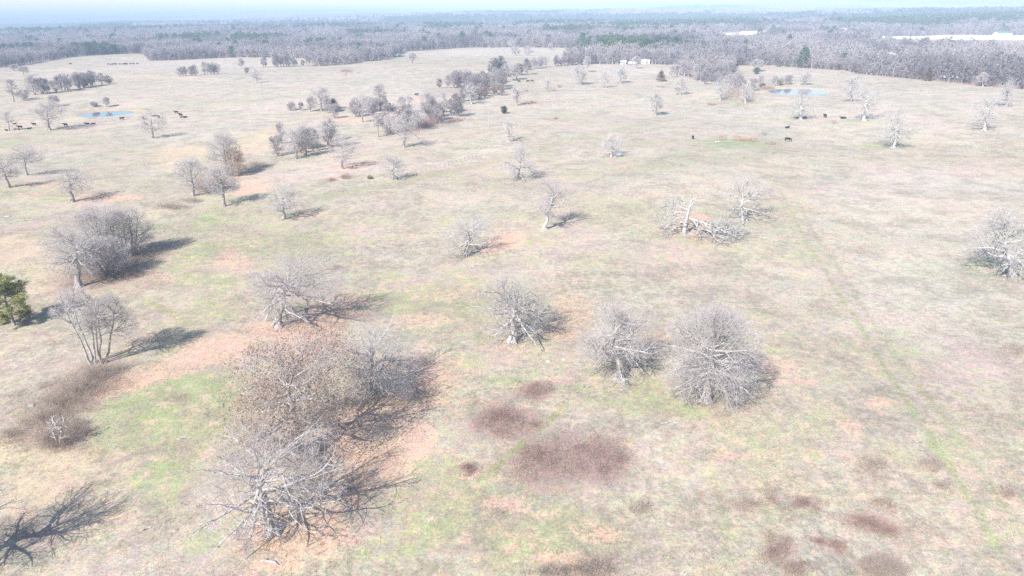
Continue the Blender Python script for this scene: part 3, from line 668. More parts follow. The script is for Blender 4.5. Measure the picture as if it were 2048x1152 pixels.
def pine_tree(seed, h, a, n_needle=9000, needle=.20):
    rng = np.random.RandomState(seed); tr, cr, nd = MB(), MB(), MB()
    t = np.linspace(0, 1, 9)[:, None]
    pts = np.concatenate([rng.normal(size=(9, 2)).cumsum(0) * .05, np.zeros((9, 1))], 1) + np.array([0, 0, h * .96]) * t - [0, 0, .2]
    R = .028 * h + .05
    tube(tr, pts[None], (R * (1 - t[:, 0] * .85))[None], 8)
    n = 34; fr = (np.arange(n) + rng.rand(n)) / n
    f = .18 + .8 * fr; p = pts[0] + (pts[-1] - pts[0]) * f[:, None]
    az = np.arange(n) * 2.4 + rng.rand(n); el = np.radians(-5 + 45 * fr + rng.normal(size=n) * 8)
    d = np.stack([np.cos(az) * np.cos(el), np.sin(az) * np.cos(el), np.sin(el)], 1)
    L = a * np.sqrt(np.clip(1 - ((fr - .28) / .82) ** 2, .05, 1)) * (.7 + .45 * rng.rand(n))
    P1, R1 = grow(rng, p, d, L, .07, .02, 5, .1, up=.06); tube(cr, P1, R1, 5)
    p, d, r, t_ = spawn(rng, P1, R1, 7, .35, 1, 20, 60, bias_up=.1)
    L2 = np.repeat(L, 7) * .3 * (.5 + .8 * rng.rand(len(p))); P2, R2 = grow(rng, p, d, L2, .03, .012, 3, .15, up=.1); tube(cr, P2, R2, 3)
    tips = np.concatenate([P2[:, 2], P2[:, 3], P1[:, 5]])
    k = rng.randint(len(tips), size=n_needle); c = tips[k] + rng.normal(size=(n_needle, 3)) * np.array([.30, .30, .16]) * (h / 9)
    d = norm(rng.normal(size=(n_needle, 3)) + [0, 0, .6])
    sliver(nd, c, c + d * needle, needle * .22, rng)
    return tr, cr, nd
def cedar_tree(seed, h, a, n=5000, leaf=.22, shape='cone'):
    """dense juniper: ragged sprays of scale foliage over a short trunk"""
    rng = np.random.RandomState(seed); tr, nd = MB(), MB()
    t = np.linspace(0, 1, 5)[:, None]; pts = np.array([0, 0, h * .9]) * t - [0, 0, .15]
    tube(tr, pts[None], ((.03 * h + .03) * (1 - t[:, 0] * .8))[None], 7)
    nb = 90; fz = rng.rand(nb) ** 1.0; az = rng.rand(nb) * 6.283
    prof = (1 - fz) ** .75 if shape == 'cone' else np.sqrt(np.clip(1 - (2 * fz - 1) ** 2, .03, 1))
    rr = a * prof * (.75 + .4 * rng.rand(nb)); zz = h * (.08 + .88 * fz)
    tip = np.stack([np.cos(az) * rr, np.sin(az) * rr, zz + .1 * h * rng.rand(nb)], 1); root = np.stack([0 * az, 0 * az, zz - .06 * h], 1)
    tube(tr, np.stack([root, tip], 1), np.tile([.03, .01], (nb, 1)), 3)
    k = rng.randint(nb, size=n); s = rng.rand(n, 1) ** .55
    c = root[k] * (1 - s) + tip[k] * s + rng.normal(size=(n, 3)) * np.array([.09, .09, .07]) * (a + h * .3)
    c[:, 2] = np.maximum(c[:, 2], h * .03)
    d = norm((tip - root)[k] * .5 + rng.normal(size=(n, 3)) * .6 + [0, 0, .7])
    sliver(nd, c, c + d * leaf * (.6 + .8 * rng.rand(n, 1)), leaf * .3, rng)
    return tr, None, nd

def fit(bx, by, x0, x1, y0, y1):
    """world base, crown centre height, half width, half height and lateral offset from a tree's box in the photograph"""
    base = at(bx, by); u, v, dep = proj(base); s = dep / FPX
    d = ray((x0 + x1) / 2, (y0 + y1) / 2); t = base[1] / d[1]; cpt = np.array([0, 0, H]) + d * t
    zc = cpt[2] - base[2]; off = cpt[0] - base[0]
    phi = math.atan2(H - base[2] - zc, math.hypot(base[0], base[1]))
    a = (x1 - x0) / 2 * s; V = (y1 - y0) / 2 * s * 0.97
    b = math.sqrt(max(V * V - (a * math.sin(phi)) ** 2, (.45 * a) ** 2)) / math.cos(phi)
    return base, zc, a, b, off, dep
CNT = {}
def place_tree(label, box, style='oak', cat='tree', seed=None, bark='bark', limb='limb', twig='twig', group=None, leaf=None, name='bare_tree', leafpart='leaves', **kw):
    bx, by, x0, x1, y0, y1 = box
    base, zc, a, b, off, dep = fit(*box)
    zc = max(zc, b * .62, .5)
    top = zc + b
    hpx = top / dep * FPX
    lod = kw.pop('lod', 3 if hpx > 140 else 2 if hpx > 55 else 1)
    seed = seed if seed is not None else int(bx * 7 + by * 13) % 99991
    minw = kw.pop('minw', max(0, dep - 70) * .00008)
    e = empty(name, base, label, cat, group)
    tr, cr, lf = bare_tree(seed, zc, a, b, off=(off, 0), style=style, lod=lod, minw=minw, **kw)
    tr.build("trunk", [M[bark]], e); cr.build("crown", [M[limb], M[twig]], e)
    if lf: lf.build(leafpart, [M[leaf or 'leafbrown']], e)
    return e
def place_green(label, box, kind='cedar', m='cedar', name='cedar_tree', cat='cedar', shape='cone', group=None, n=None):
    bx, by, x0, x1, y0, y1 = box
    base, zc, a, b, off, dep = fit(*box); h = zc + b; seed = int(bx * 5 + by)
    e = empty(name, base, label, cat, group)
    if kind == 'pine': tr, cr, nd = pine_tree(seed, h, a, n or 9000)
    else: tr, cr, nd = cedar_tree(seed, h, a, n or 3500, leaf=.10 * h ** .5 + .04, shape=shape)
    tr.build("trunk", [M['bark']], e)
    if cr: cr.build("branches", [M['limb']], e)
    nd.build("foliage", [M[m]], e)
    return e

# ------------------------------------------------------------------ the trees one can tell apart; boxes: trunk foot x, y, crown left, right, top, bottom (photo pixels)
T = place_tree
T("gnarled grey oak leaning left in the bottom left foreground, lowest whole tree in the picture", (548, 1062, 362, 705, 822, 1085), 'oak', thick=1.3, seed=5, dens=1.1, fork=.27)
T("bare oak mostly outside the left edge at the bottom, its long shadow on the grass", (-112, 1150, -262, 22, 915, 1150), 'oak', thick=1.2, seed=6, fork=.25)
T("wide oak still holding brown leaves, behind the gnarled foreground oak", (596, 905, 412, 772, 655, 892), 'oak', leafy=.65, leafsize=.095, leaf='leafbrown', seed=8, fork=.2)
T("pale spreading oak with drooping lower limbs, just right of the brown leafed oak", (744, 785, 648, 858, 628, 805), 'oak', limb='silver', twig='twigpale', seed=3, fork=.2)
T("stout grey oak with a round mauve crown, broken pale limbs leaning at its foot", (556, 652, 470, 702, 498, 645), 'oak', thick=1.25, seed=21, fork=.42, bark='bark')
T("silvery half dead oak with white crooked limbs, in the centre of the picture", (1025, 683, 918, 1122, 532, 690), 'silver', bark='silver', limb='silver', twig='twig', seed=13, dens=.9, fork=.28, thick=1.25)
T("broad grey oak with low sweeping branches, left of the fan shaped tree", (1238, 760, 1146, 1330, 586, 765), 'oak', seed=17, fork=.2, thick=1.1)
T("fan shaped tree with dozens of straight branches, right of the low sweeping oak", (1412, 802, 1322, 1528, 602, 815), 'spray', seed=4, fork=.19, thick=1.1)
T("white barked oak cut by the right edge of the picture", (2022, 552, 1935, 2100, 402, 560), 'silver', bark='silver', limb='silver', twig='twigpale', seed=9, fork=.18, dens=.8)
T("contorted silver oak behind the broken tree", (1489, 441, 1428, 1550, 335, 448), 'silver', bark='silver', limb='silver', twig='twigpale', seed=31, fork=.12, dens=.7)
T("upright oak with a white trunk foot, beyond the low oak in mid field", (1090, 458, 1058, 1152, 350, 438), 'oak', bark='silver', seed=44, fork=.3)
T("low round oak with branches sweeping to the ground, above the silvery central oak", (932, 512, 876, 1000, 410, 522), 'oak', limb='silver', twig='twigpale', seed=12, fork=.06)
T("pale rounded tree standing alone up field from the white footed oak", (1037, 358, 998, 1084, 283, 362), 'oak', limb='silver', twig='twigpale', seed=61, fork=.12)
T("small pale tree with a blue white tub under it", (1222, 314, 1192, 1250, 258, 316), 'oak', limb='silver', twig='twigpale', fork=.12)
T("pale tree with one low leaning limb, right of the two leaning field oaks", (785, 359, 753, 818, 298, 355), 'silver', limb='silver', twig='twigpale', fork=.2)
T("grey oak with upright limbs, left of the pale tree with the leaning limb", (684, 338, 655, 722, 270, 328), 'oak', limb='silver', fork=.3)
T("pale crooked oak alone in the slope above the round crowned oak", (568, 438, 518, 612, 360, 428), 'oak', limb='silver', twig='twigpale', seed=71, fork=.22)
T("dark limbed crooked oak above the grey thicket on the left", (145, 404, 98, 182, 333, 392), 'oak', seed=72, fork=.42, thick=1.3)
T("slim mauve tree at the lower end of the orange leafed clump", (449, 412, 405, 478, 328, 392), 'leader', seed=73, fork=.3)
T("grey vase shaped tree left of the mauve tree in the clump", (386, 392, 346, 416, 314, 378), 'leader', seed=74, fork=.2, twig='twigpale')
T("tall bare tree rising behind the orange leafed oak", (452, 350, 412, 482, 262, 340), 'leader', seed=75, fork=.2)
T("small oak full of orange brown leaves in the hollow", (466, 352, 436, 492, 298, 352), 'oak', leafy=.3, leafsize=.13, leaf='leaforange', seed=76, fork=.1, lod=2)
T("grey oak cut by the left edge of the picture", (18, 375, -22, 38, 300, 362), 'oak', seed=77, fork=.25, thick=1.2)
T("oak just behind the one cut by the left edge", (53, 350, 12, 84, 288, 342), 'oak', seed=78, fork=.3)
T("round headed oak right of the cattle, with three cows behind its crown", (305, 276, 270, 332, 220, 266), 'oak', fork=.25)
T("wide fan topped tree left of the left pond", (99, 260, 60, 137, 202, 250), 'leader', seed=80, fork=.15, thick=1.2)
T("thin crooked tree among the cattle at the left edge", (18, 262, 2, 32, 216, 254), 'silver', fork=.4, dens=.6)
T("big crooked oak in front of the grey thicket on the left", (158, 574, 72, 198, 432, 562), 'oak', seed=82, fork=.28, thick=1.1, limb='limb')
T("tall grey thicket tree, middle of the clump behind the crooked oak", (212, 524, 140, 262, 408, 520), 'clump', seed=83, fork=.12, cat='tree', dens=.7)
T("spreading thicket tree at the right end of the clump behind the crooked oak", (258, 510, 205, 305, 412, 508), 'clump', seed=84, fork=.12, dens=.7)
T("short scrubby thicket tree low in the middle of the clump", (222, 548, 160, 262, 470, 548), 'clump', seed=85, fork=.05, dens=.7, limb='silver')
T("tall bare tree forking into two slim stems beside the scrub, left foreground", (186, 727, 108, 200, 570, 690), 'multi', seed=86, fork=.42, dens=.5, lod=2, trunk_r=.25, bark='silver', limb='silver')
T("slender grey tree standing against the two stemmed tree on its right", (206, 727, 170, 268, 585, 700), 'multi', seed=87, fork=.4, dens=.5, lod=2, trunk_r=.25)
T("pale sapling standing in the grey scrub near the bottom left", (117, 893, 92, 140, 825, 880), 'multi', seed=213, fork=.3, dens=.3, lod=0, minw=.004, trunk_r=.08, limb='silver', twig='twigpale', name='sapling')
T("small lone tree in the middle of the green slope", (1311, 231, 1297, 1328, 184, 224), 'leader', fork=.25)
T("silver oak on a bright green patch right of the gnarled pair", (1786, 296, 1752, 1834, 205, 290), 'silver', bark='silver', limb='silver', twig='twigpale', fork=.2)
T("silver oak with two resting cows on its left", (1729, 242, 1700, 1766, 160, 232), 'silver', bark='silver', limb='silver', twig='twigpale', fork=.25)
T("white footed oak with black cows under it, in front of the right pond", (1601, 239, 1566, 1642, 168, 234), 'silver', bark='silver', limb='silver', twig='twigpale', fork=.15)
T("pale oak near the right edge, nearer of a leaning pair", (1968, 261, 1932, 2010, 178, 256), 'silver', bark='silver', limb='silver', twig='twigpale', fork=.2)
T("pale oak at the right edge, farther of a leaning pair", (2012, 213, 1992, 2040, 152, 208), 'silver', twig='twigpale', limb='silver', fork=.2)
T("slim pale tree up field from the oak with the resting cows", (1702, 203, 1684, 1722, 153, 198), 'leader', twig='twigpale', limb='silver', fork=.2)
T("silvery tree at the foot of the wood, left of the pair near the right pond", (1440, 201, 1424, 1460, 148, 196), 'silver', bark='silver', limb='silver', twig='twigpale', fork=.15)
T("silvery tree at the foot of the wood, right of the pair near the right pond", (1491, 206, 1477, 1512, 160, 202), 'silver', bark='silver', limb='silver', twig='twigpale', fork=.15)
T("tree with rusty leaves low in its crown, down slope from the bronze cedar", (1361, 190, 1346, 1384, 150, 186), 'oak', fork=.2)
T("pale tree right of the widest tree on the far right pasture", (1212, 175, 1195, 1230, 138, 172), 'silver', bark='silver', limb='silver', twig='twigpale', fork=.2)
T("widest tree on the far right pasture, double crowned", (1163, 169, 1140, 1178, 130, 166), 'multi', twig='twigpale', limb='silver', fork=.15)
T("small pale tree left of the bronze cedar", (1241, 166, 1229, 1258, 134, 162), 'leader', twig='twigpale', limb='silver', fork=.3)
T("small pale tree right of the three grazing cows", (1094, 183, 1078, 1110, 152, 180), 'silver', twig='twigpale', limb='silver', fork=.2)
T("tree below the grazing cows, its shadow reaching a brown weed patch", (1034, 211, 1020, 1052, 166, 205), 'oak', fork=.35)
T("silver tree right of the tall thin pole", (1018, 283, 998, 1042, 232, 278), 'silver', bark='silver', limb='silver', twig='twigpale', fork=.2)
T("slim tree at the lip of the pasture left of the white sheds", (1174, 144, 1165, 1182, 112, 136), 'leader', fork=.45)
T("tree standing in front of the white sheds", (1273, 137, 1262, 1284, 112, 131), 'leader', fork=.4, limb='silver')
T("left tree of the pair on the far crest", (1032, 111, 1020, 1044, 94, 109), 'oak', fork=.2)
T("right tree of the pair on the far crest", (1055, 111, 1042, 1070, 91, 109), 'oak', fork=.2)
T("bright white tree at the near corner of the hedgerow wood", (943, 208, 914, 968, 164, 200), 'silver', bark='silver', limb='silver', twig='twigpale', fork=.3)
T("big dark tree at the right shoulder of the hedgerow wood", (1024, 161, 1000, 1046, 122, 157), 'oak', fork=.2)
T("leaning tree with orange leaves low on its trunk, in the hedgerow", (807, 295, 775, 850, 225, 284), 'oak', fork=.3)
T("small round headed tree on a slim trunk in the gully meadow", (756, 274, 740, 772, 228, 258), 'leader', fork=.5)
T("dark trunked tree at the far bank of the gully meadow", (725, 244, 695, 757, 188, 232), 'oak', fork=.3)
T("tall narrow tree poking above the gully trees", (761, 221, 745, 776, 167, 205), 'leader', fork=.5)
T("large fan crowned tree left of the broad dark cedar", (644, 222, 612, 664, 172, 218), 'leader', fork=.15, thick=1.2)
T("slender tree left of the large fan crowned tree", (620, 223, 612, 630, 193, 218), 'leader', fork=.2)
T("tiny bare tree right of the pale bush at the hedge end", (601, 221, 596, 607, 203, 218), 'leader', fork=.3)
T("rear tree of the leaning oak group on the upper left slope", (655, 295, 628, 684, 230, 285), 'oak', fork=.35)
T("dark trunked tree between the two leaning oaks", (611, 312, 590, 640, 242, 300), 'oak', fork=.35)
T("leaning oak at the left front of its group, limbs swept left", (592, 318, 548, 612, 252, 308), 'oak', limb='silver', fork=.25)
T("thin bare sapling left of the leaning oak group", (562, 288, 550, 570, 240, 280), 'leader', fork=.2)
T("small tree in open pasture below the far row of trees", (513, 165, 499, 530, 136, 160), 'oak', fork=.25)
T("slim leaning tree above the small open pasture tree", (484, 137, 474, 490, 116, 132), 'leader', fork=.2)
T("small bush like tree right of the slim leaning tree", (492, 147, 488, 498, 134, 145), 'clump', fork=.2)
T("leaning tree with a long shadow in the far left pasture", (48, 151, 36, 58, 133, 146), 'leader', fork=.4)
T("small tree by the wood edge at the far left", (27, 142, 18, 36, 128, 139), 'leader', fork=.3)
T("tall thin tree left of the grey grove", (27, 204, 10, 36, 158, 196), 'leader', fork=.35)
T("low bushy tree between the thin tree and the grey grove", (48, 199, 34, 58, 178, 197), 'clump', fork=.1)
T("small tree below the grey grove with a long green shadow", (107, 214, 94, 118, 190, 207), 'leader', fork=.35)
T("sapling on the far bank of the left pond", (213, 214, 205, 220, 194, 210), 'leader', fork=.2)
T("faint sapling left of the one on the pond bank", (186, 213, 178, 194, 203, 212), 'clump', fork=.1)
T("small twin stemmed tree alone on the far crest right of the white barn", (824, 127, 816, 834, 106, 121), 'multi', fork=.2)
T("far crest tree against the wood, left of the right block of woods", (1100, 99, 1095, 1108, 86, 97), 'leader', fork=.2)
T("round crowned tree at the wood's foot above the crest pair", (1022, 97, 1013, 1033, 78, 93), 'oak', fork=.25)
T("tree in the gap between far pasture and right woods", (1145, 118, 1135, 1157, 92, 115), 'oak', fork=.15)
T("pale tree behind the slim one at the pasture lip", (1180, 116, 1168, 1192, 96, 113), 'leader', fork=.2)
T("leaning bare tree on the far bank of the right pond", (1610, 170, 1598, 1628, 144, 168), 'leader', fork=.2)
T("bare white trunked tree at the wood edge on the far right", (1966, 173, 1955, 1978, 144, 165), 'leader', bark='silver', fork=.4)
T("tall bare tree on the right end of the dark brush, top of the pasture", (1514, 143, 1500, 1530, 118, 135), 'leader', limb='silver', fork=.3)
T("dark limbed tree in front of the wood, left of the bronze cedar group gap", (1343, 154, 1332, 1358, 126, 150), 'oak', fork=.3)
T("round grey tree at the wood corner right of the bronze cedar", (1393, 161, 1378, 1412, 128, 156), 'oak', fork=.2)
T("grey tree beside the rounded dark cedar in the gully row", (856, 243, 838, 876, 184, 232), 'leader', fork=.35, seed=401)
T("broad tree right of the gully row, touching the green cedar", (887, 232, 868, 908, 178, 224), 'oak', fork=.25, seed=402)
T("thicket tree spilling over the hedgerow bank", (835, 258, 796, 858, 214, 256), 'clump', fork=.08, seed=403)
T("mauve thicket tree at the hedgerow's lower end", (782, 265, 758, 812, 228, 266), 'clump', fork=.08, seed=404)
T("slim tree right of the tall narrow one", (768, 222, 760, 776, 190, 214), 'leader', fork=.3, seed=405)
T("bushy tree left of the little green cedar", (740, 224, 722, 752, 192, 220), 'clump', fork=.1, seed=406)
T("bushy tree right of the little green cedar", (812, 226, 790, 830, 190, 224), 'clump', fork=.1, seed=407)
T("pale bushy tree at the left end of the hedge", (583, 221, 573, 592, 203, 221), 'clump', fork=.1, limb='silver', seed=408)
T("slim tree before the large fan crowned tree", (655, 226, 645, 664, 190, 220), 'leader', fork=.2, seed=409, limb='silver')

place_green("yellow green pine with layered boughs at the left edge", (30, 650, -6, 78, 560, 640), 'pine', 'pine', 'pine_tree', 'pine', n=42000)
place_green("broad dark green cedar beside the large fan crowned tree", (668, 223, 654, 686, 199, 224))
place_green("little green cedar in the middle of the hedge row", (780, 223, 773, 789, 207, 223))
place_green("rounded dark green cedar at the hedgerow's near corner", (914, 223, 903, 926, 205, 223), shape='round')
place_green("small round cedar alone in the pasture near the tall thin pole", (1008, 227, 1002, 1015, 213, 226), shape='round')
place_green("bronze cedar alone on the far right pasture", (1322, 163, 1311, 1334, 142, 163), m='cedarred')
place_green("dark rounded cedar at the right end of the grey grove", (217, 167, 208, 229, 152, 168), shape='round', m='cedarred')
place_green("tiny yellowish cedar on the middle slope", (740, 358, 735, 745, 351, 358), shape='round', m='pine')
place_green("grey green cedar bush on the crest left of the right pond", (1513, 148, 1507, 1522, 135, 148), shape='round')
place_green("tall pointed cedar in the wood edge at the far right", (1855, 162, 1846, 1864, 136, 162), m='cedarred')
place_green("dark slim cedar in the wood edge right of the tall pointed one", (1930, 166, 1923, 1939, 136, 166))
place_green("yellow green cedar pair behind the right pond, left one", (1560, 170, 1553, 1567, 161, 170), shape='round', m='pine')
place_green("dark little cedar at the left tip of the right pond", (1524, 175, 1517, 1531, 167, 176), shape='round')
for k, (x, y, w, h) in enumerate([(1468, 131, 12, 12), (1480, 130, 14, 11), (1557, 134, 14, 9), (1574, 134, 14, 12), (1592, 134, 12, 17), (1600, 136, 14, 12), (1612, 135, 12, 22), (1622, 136, 12, 14), (1632, 137, 12, 12), (1646, 138, 10, 12), (1662, 139, 14, 14), (1676, 140, 14, 11)]):
    place_green("dark cedar at the foot of the wood behind the right pond", (x, y, x - w / 2, x + w / 2, y - h, y), shape='cone' if k % 2 else 'round', group="cedars along the wood's foot behind the right pond", n=1200)

# ------------------------------------------------------------------ broken tree, fallen limbs, sticks
def limb_mesh(seed, segs, sub=1, r=.16, mat=0):
    """crooked bare wood: list of polylines in local metres, with twigs"""
    rng = np.random.RandomState(seed); mb = MB()
    for pl, r0, r1 in segs:
        pl = np.array(pl, float); n = 8; t = np.linspace(0, len(pl) - 1, n + 1); i = np.clip(t.astype(int), 0, len(pl) - 2); w = (t - i)[:, None]
        p = pl[i] * (1 - w) + pl[i + 1] * w + rng.normal(size=(n + 1, 3)) * .06; P = p[None]; R = np.linspace(r0, r1, n + 1)[None]
        tube(mb, P, R, 6)
        if sub:
            q, d, rr, tt = spawn(rng, P, R, 5 * sub, .3, 1, 25, 70)
            d[:, 2] = np.abs(d[:, 2]) * .6; L = (1.4 + 2.4 * rng.rand(len(q))) * (1 if r0 > .08 else .4)
            P2, R2 = grow(rng, q, d, L, np.clip(rr * .6, .03, .09), .02, 5, .28, sag=.08); tube(mb, P2, R2, 4)
            q, d, rr, tt = spawn(rng, P2, R2, 4, .2, 1, 25, 70); L3 = .4 + .7 * rng.rand(len(q))
            P3, R3 = grow(rng, q, d, L3, .018, .008, 3, .25); tube(mb, P3, R3, 3)
    return mb
b = at(1368, 468)
e = empty("broken_tree", b, "snapped silver tree with a bare stump top and limbs hanging to the left", "tree")
limb_mesh(3, [([(0, 0, -.2), (.2, .1, 2.2), (.5, .2, 4.6), (1.2, .4, 7.4)], .55, .22), ([(.2, 0, 1.6), (.1, -.1, 3.2)], .6, .3), ([(.9, .3, 6.6), (1.5, .5, 7.6), (1.6, .5, 8.6)], .2, .08), ([(.8, .3, 5.6), (1.8, .5, 7.3), (2.3, .7, 8.6)], .15, .05)], 0).build("trunk", [M['silver']], e)
limb_mesh(5, [([(.6, .3, 5.0), (-1.5, .3, 6.2), (-3.5, .5, 6.4), (-5.4, .4, 5.6)], .24, .05), ([(.4, .2, 4.4), (-1.6, .2, 4.9), (-3.8, 0, 4.0), (-6.3, -.2, 3.4)], .22, .05),
               ([(.3, 0, 3.6), (-1.8, -.3, 3.8), (-3.6, -.6, 2.2), (-5.4, -1, 1.4)], .2, .05), ([(.1, 0, 2.6), (-1.2, -.4, 2.8), (-2.8, -.9, 1.2), (-4.4, -1.5, .5)], .18, .04), ([(.6, .2, 5.0), (-.4, .5, 6.8), (-1.7, .8, 8.0)], .16, .04)], 4).build("limbs", [M['silver']], e)
b = at(1425, 474)
o = limb_mesh(9, [([(-4.2, 1.0, 3.6), (-2.4, .6, 3.0), (0, .2, 2.0), (2.6, -.3, 1.0), (4.6, -.5, .4)], .30, .08), ([(-3.0, .8, 3.1), (-1.2, -.4, 1.6), (.8, -1.6, .5), (2.4, -2.6, .1)], .20, .05), ([(-1, .4, 2.4), (1.2, 1.0, 2.5), (3.2, 1.6, 1.4)], .16, .04),
                  ([(-1.4, .4, 2.5), (-.6, -.9, 1.6), (-.2, -2.2, .4), (.5, -3.4, .1)], .18, .05), ([(.8, .1, 1.7), (2.6, -1.2, .9), (4.4, -1.8, .2)], .16, .04), ([(-3.4, .9, 3.3), (-2.6, -.4, 1.5), (-2.5, -1.6, .3)], .16, .05), ([(1.2, .2, 1.6), (3.2, .8, 1.0), (5.0, 1.0, .4)], .14, .04)], 5, 0).build("fallen_branches", [M['silver']], None, b)
o.scale = (1.2, 1.2, 1.1); tag(o, "bleached fallen crown of limbs heaped right of the snapped tree", "fallen branches")
b = at(575, 640)
o = limb_mesh(12, [([(-1.2, .6, 4.6), (.6, -.2, 2.6), (2.6, -1.0, 1.0), (4.0, -1.6, .2)], .22, .08), ([(-1.3, .5, 4.5), (.8, .4, 5.6), (2.4, .8, 6.6), (4.0, 1.0, 6.6)], .2, .06), ([(-1.2, .4, 4.4), (-2.2, -.4, 2.2), (-3.4, -.9, .2)], .18, .07), ([(-1.2, .4, 4.4), (-3.0, .8, 5.0), (-5, 1.2, 4.6)], .14, .04), ([(-.4, 0, 3.5), (.2, -.8, 1.6), (.8, -1.6, .1)], .14, .05)], 1).build("fallen_branches", [M['silver']], None, b)
tag(o, "pale broken limbs propped against the stout grey oak trunk", "fallen branches")
for k, (x, y, L, lab) in enumerate([(1243, 781, 2.6, "white stick with a bent end lying on grass below the low sweeping oak"), (1345, 846, 2.8, "straight thin stick lying below the fan shaped tree"), (300, 1058, 1.6, "short grey stick in the shadow at the bottom left"),
                                (365, 877, 1.1, "small dark forked stick on the green strip"), (1172, 774, 1.2, "thin pale twig on grass left of the bent white stick"), (545, 1126, 2.0, "dark log lying in leaf litter at the bottom edge")]):
    rng = np.random.RandomState(k + 50); b = at(x, y); an = rng.rand() * .6 - .3
    o = limb_mesh(60 + k, [([(-L / 2, -.1, .08), (0, .12, .12), (L / 2, L * .12 * (-1) ** k, .07)], .055 if k != 5 else .16, .03)] + ([([(0, .1, .1), (L * .3, -.3, .08)], .04, .02)] if k != 1 else []), 0).build("fallen_stick", [M['silver' if k not in (3, 5) else 'limb']], None, b)
    o.rotation_euler[2] = an; tag(o, lab, "stick")

# ------------------------------------------------------------------ thickets and bramble patches
def thicket(label, u, v, ru, rv, h, n, m='brush', name='thicket', cat='thicket', group=None, slope=0, stem=.008, slant=.9):
    c = at(u, v); ax = (at(u + ru, v + slope * ru) - c)[:2]; ay = (at(u, v - rv) - c)[:2]
    rng = np.random.RandomState(int(u * 3 + v * 7)); r = np.sqrt(rng.rand(n)) * (1 + .25 * rng.normal(size=n)); th = rng.rand(n) * 6.283
    cl = rng.normal(size=(30, 2)) * .62; cw = .10 + .16 * rng.rand(30); wt = rng.rand(30) ** 1.5 + .08; wt /= wt.sum()
    p = np.stack([r * np.cos(th), r * np.sin(th)], 1) * .85
    k = rng.choice(30, size=n, p=wt); p = np.where((rng.rand(n) < .72)[:, None], cl[k] + rng.normal(size=(n, 2)) * cw[k][:, None], p)
    xy = c[:2] + p[:, :1] * ax + p[:, 1:] * ay; z = terrain(xy[:, 0], xy[:, 1])
    P = np.stack([xy[:, 0], xy[:, 1], z - .03], 1) - c
    d = norm(np.stack([rng.normal(size=n) * slant, rng.normal(size=n) * slant, np.ones(n)], 1))
    L = h * (.25 + 1.1 * rng.rand(n) ** 1.6) * (.45 + 1.1 * fbm(xy[:, 0] / 1.6, xy[:, 1] / 1.6, 50, 2)) * (1.1 - .5 * np.clip((p ** 2).sum(1), 0, 1))
    Q = P + d * L[:, None]; mb = MB(); sliver(mb, P, Q, stem, rng)
    for q in range(3):
        t = .25 + .7 * rng.rand(n, 1); s0 = P * (1 - t) + Q * t; dd = norm(d + rng.normal(size=d.shape) * .7)
        sliver(mb, s0, s0 + dd * (L * .45)[:, None], stem * .75, rng)
    o = mb.build(name, [M[m]], None, c); return tag(o, label, cat, group)
TH = thicket
TH("reddish brown bramble patch, smallest and topmost of the three in the lower middle", 1070, 783, 42, 19, .5, 3600, 'bramble', 'bramble_patch', 'brambles')
TH("reddish brown bramble patch left of the path in the lower middle", 1010, 842, 74, 36, .5, 7500, 'bramble', 'bramble_patch', 'brambles', slope=.1)
TH("largest reddish brown bramble patch, right of the path in the lower middle", 1112, 922, 92, 56, .5, 10500, 'bramble', 'bramble_patch', 'brambles', slope=-.2)
TH("reddish brown bramble patch joined to the right side of the largest one", 1205, 920, 64, 48, .5, 5600, 'bramble', 'bramble_patch', 'brambles')
TH("thin brown bramble patch at the left below the path", 935, 940, 30, 14, .6, 900, 'bramble', 'bramble_patch', 'brambles')
TH("rusty brown weed patch, longest one above the bottom right corner", 1745, 1052, 62, 20, .45, 2600, 'bramble', 'bramble_patch', 'brambles', slope=.3)
TH("rusty brown weed patch near the bottom right, left of the longest one", 1560, 1098, 42, 40, .45, 2600, 'bramble', 'bramble_patch', 'brambles')
TH("small rusty weed patch above the left bottom patch", 1602, 1008, 20, 12, .6, 700, 'bramble', 'bramble_patch', 'brambles')
TH("small rusty weed patch right of its twin near the bottom", 1675, 1092, 24, 14, .6, 800, 'bramble', 'bramble_patch', 'brambles', slope=.3)
TH("small rusty weed tuft left of its twin near the bottom", 1640, 1085, 16, 13, .6, 500, 'bramble', 'bramble_patch', 'brambles')
TH("dark brush clump cut by the bottom edge at the lower right", 1760, 1140, 60, 18, 1.1, 2600, 'brush', 'brush_clump', 'brush')
TH("brown leafy brush cut by the bottom edge near the middle", 1190, 1140, 38, 20, 1.2, 1800, 'brush', 'brush_clump', 'brush')
TH("grey brush cut by the bottom edge left of the brown leafy brush", 1110, 1146, 40, 12, 1.0, 1300, 'brush', 'brush_clump', 'brush')
TH("grey dead weed patch on the right below mid height, left of the wheel track", 1742, 932, 38, 26, .8, 1500, 'brush', 'brush_clump', 'dead weeds')
TH("small bluish grey weed clump beside the wheel track", 1862, 930, 22, 14, .9, 700, 'brush', 'brush_clump', 'dead weeds')
TH("small grey weed clump below the bluish one by the track", 1885, 972, 18, 8, .7, 400, 'brush', 'brush_clump', 'dead weeds')
TH("grey weed patch touching the right edge at mid height", 2030, 700, 40, 18, .8, 1200, 'brush', 'brush_clump', 'dead weeds')
TH("brown weed clump at the right edge near the bottom", 2018, 988, 22, 12, .7, 600, 'brush', 'brush_clump', 'dead weeds')
TH("thin upright dead weeds left of the small rusty patch", 1490, 1012, 36, 18, .8, 700, 'brush', 'brush_clump', 'dead weeds')
TH("thin upright dead weeds below the largest bramble patch", 1278, 1018, 30, 12, .8, 500, 'brush', 'brush_clump', 'dead weeds')
TH("grey scrub round a tiny sapling at the left, near the bottom", 112, 868, 84, 38, 1.2, 4600, 'brush', 'scrub', 'scrub')
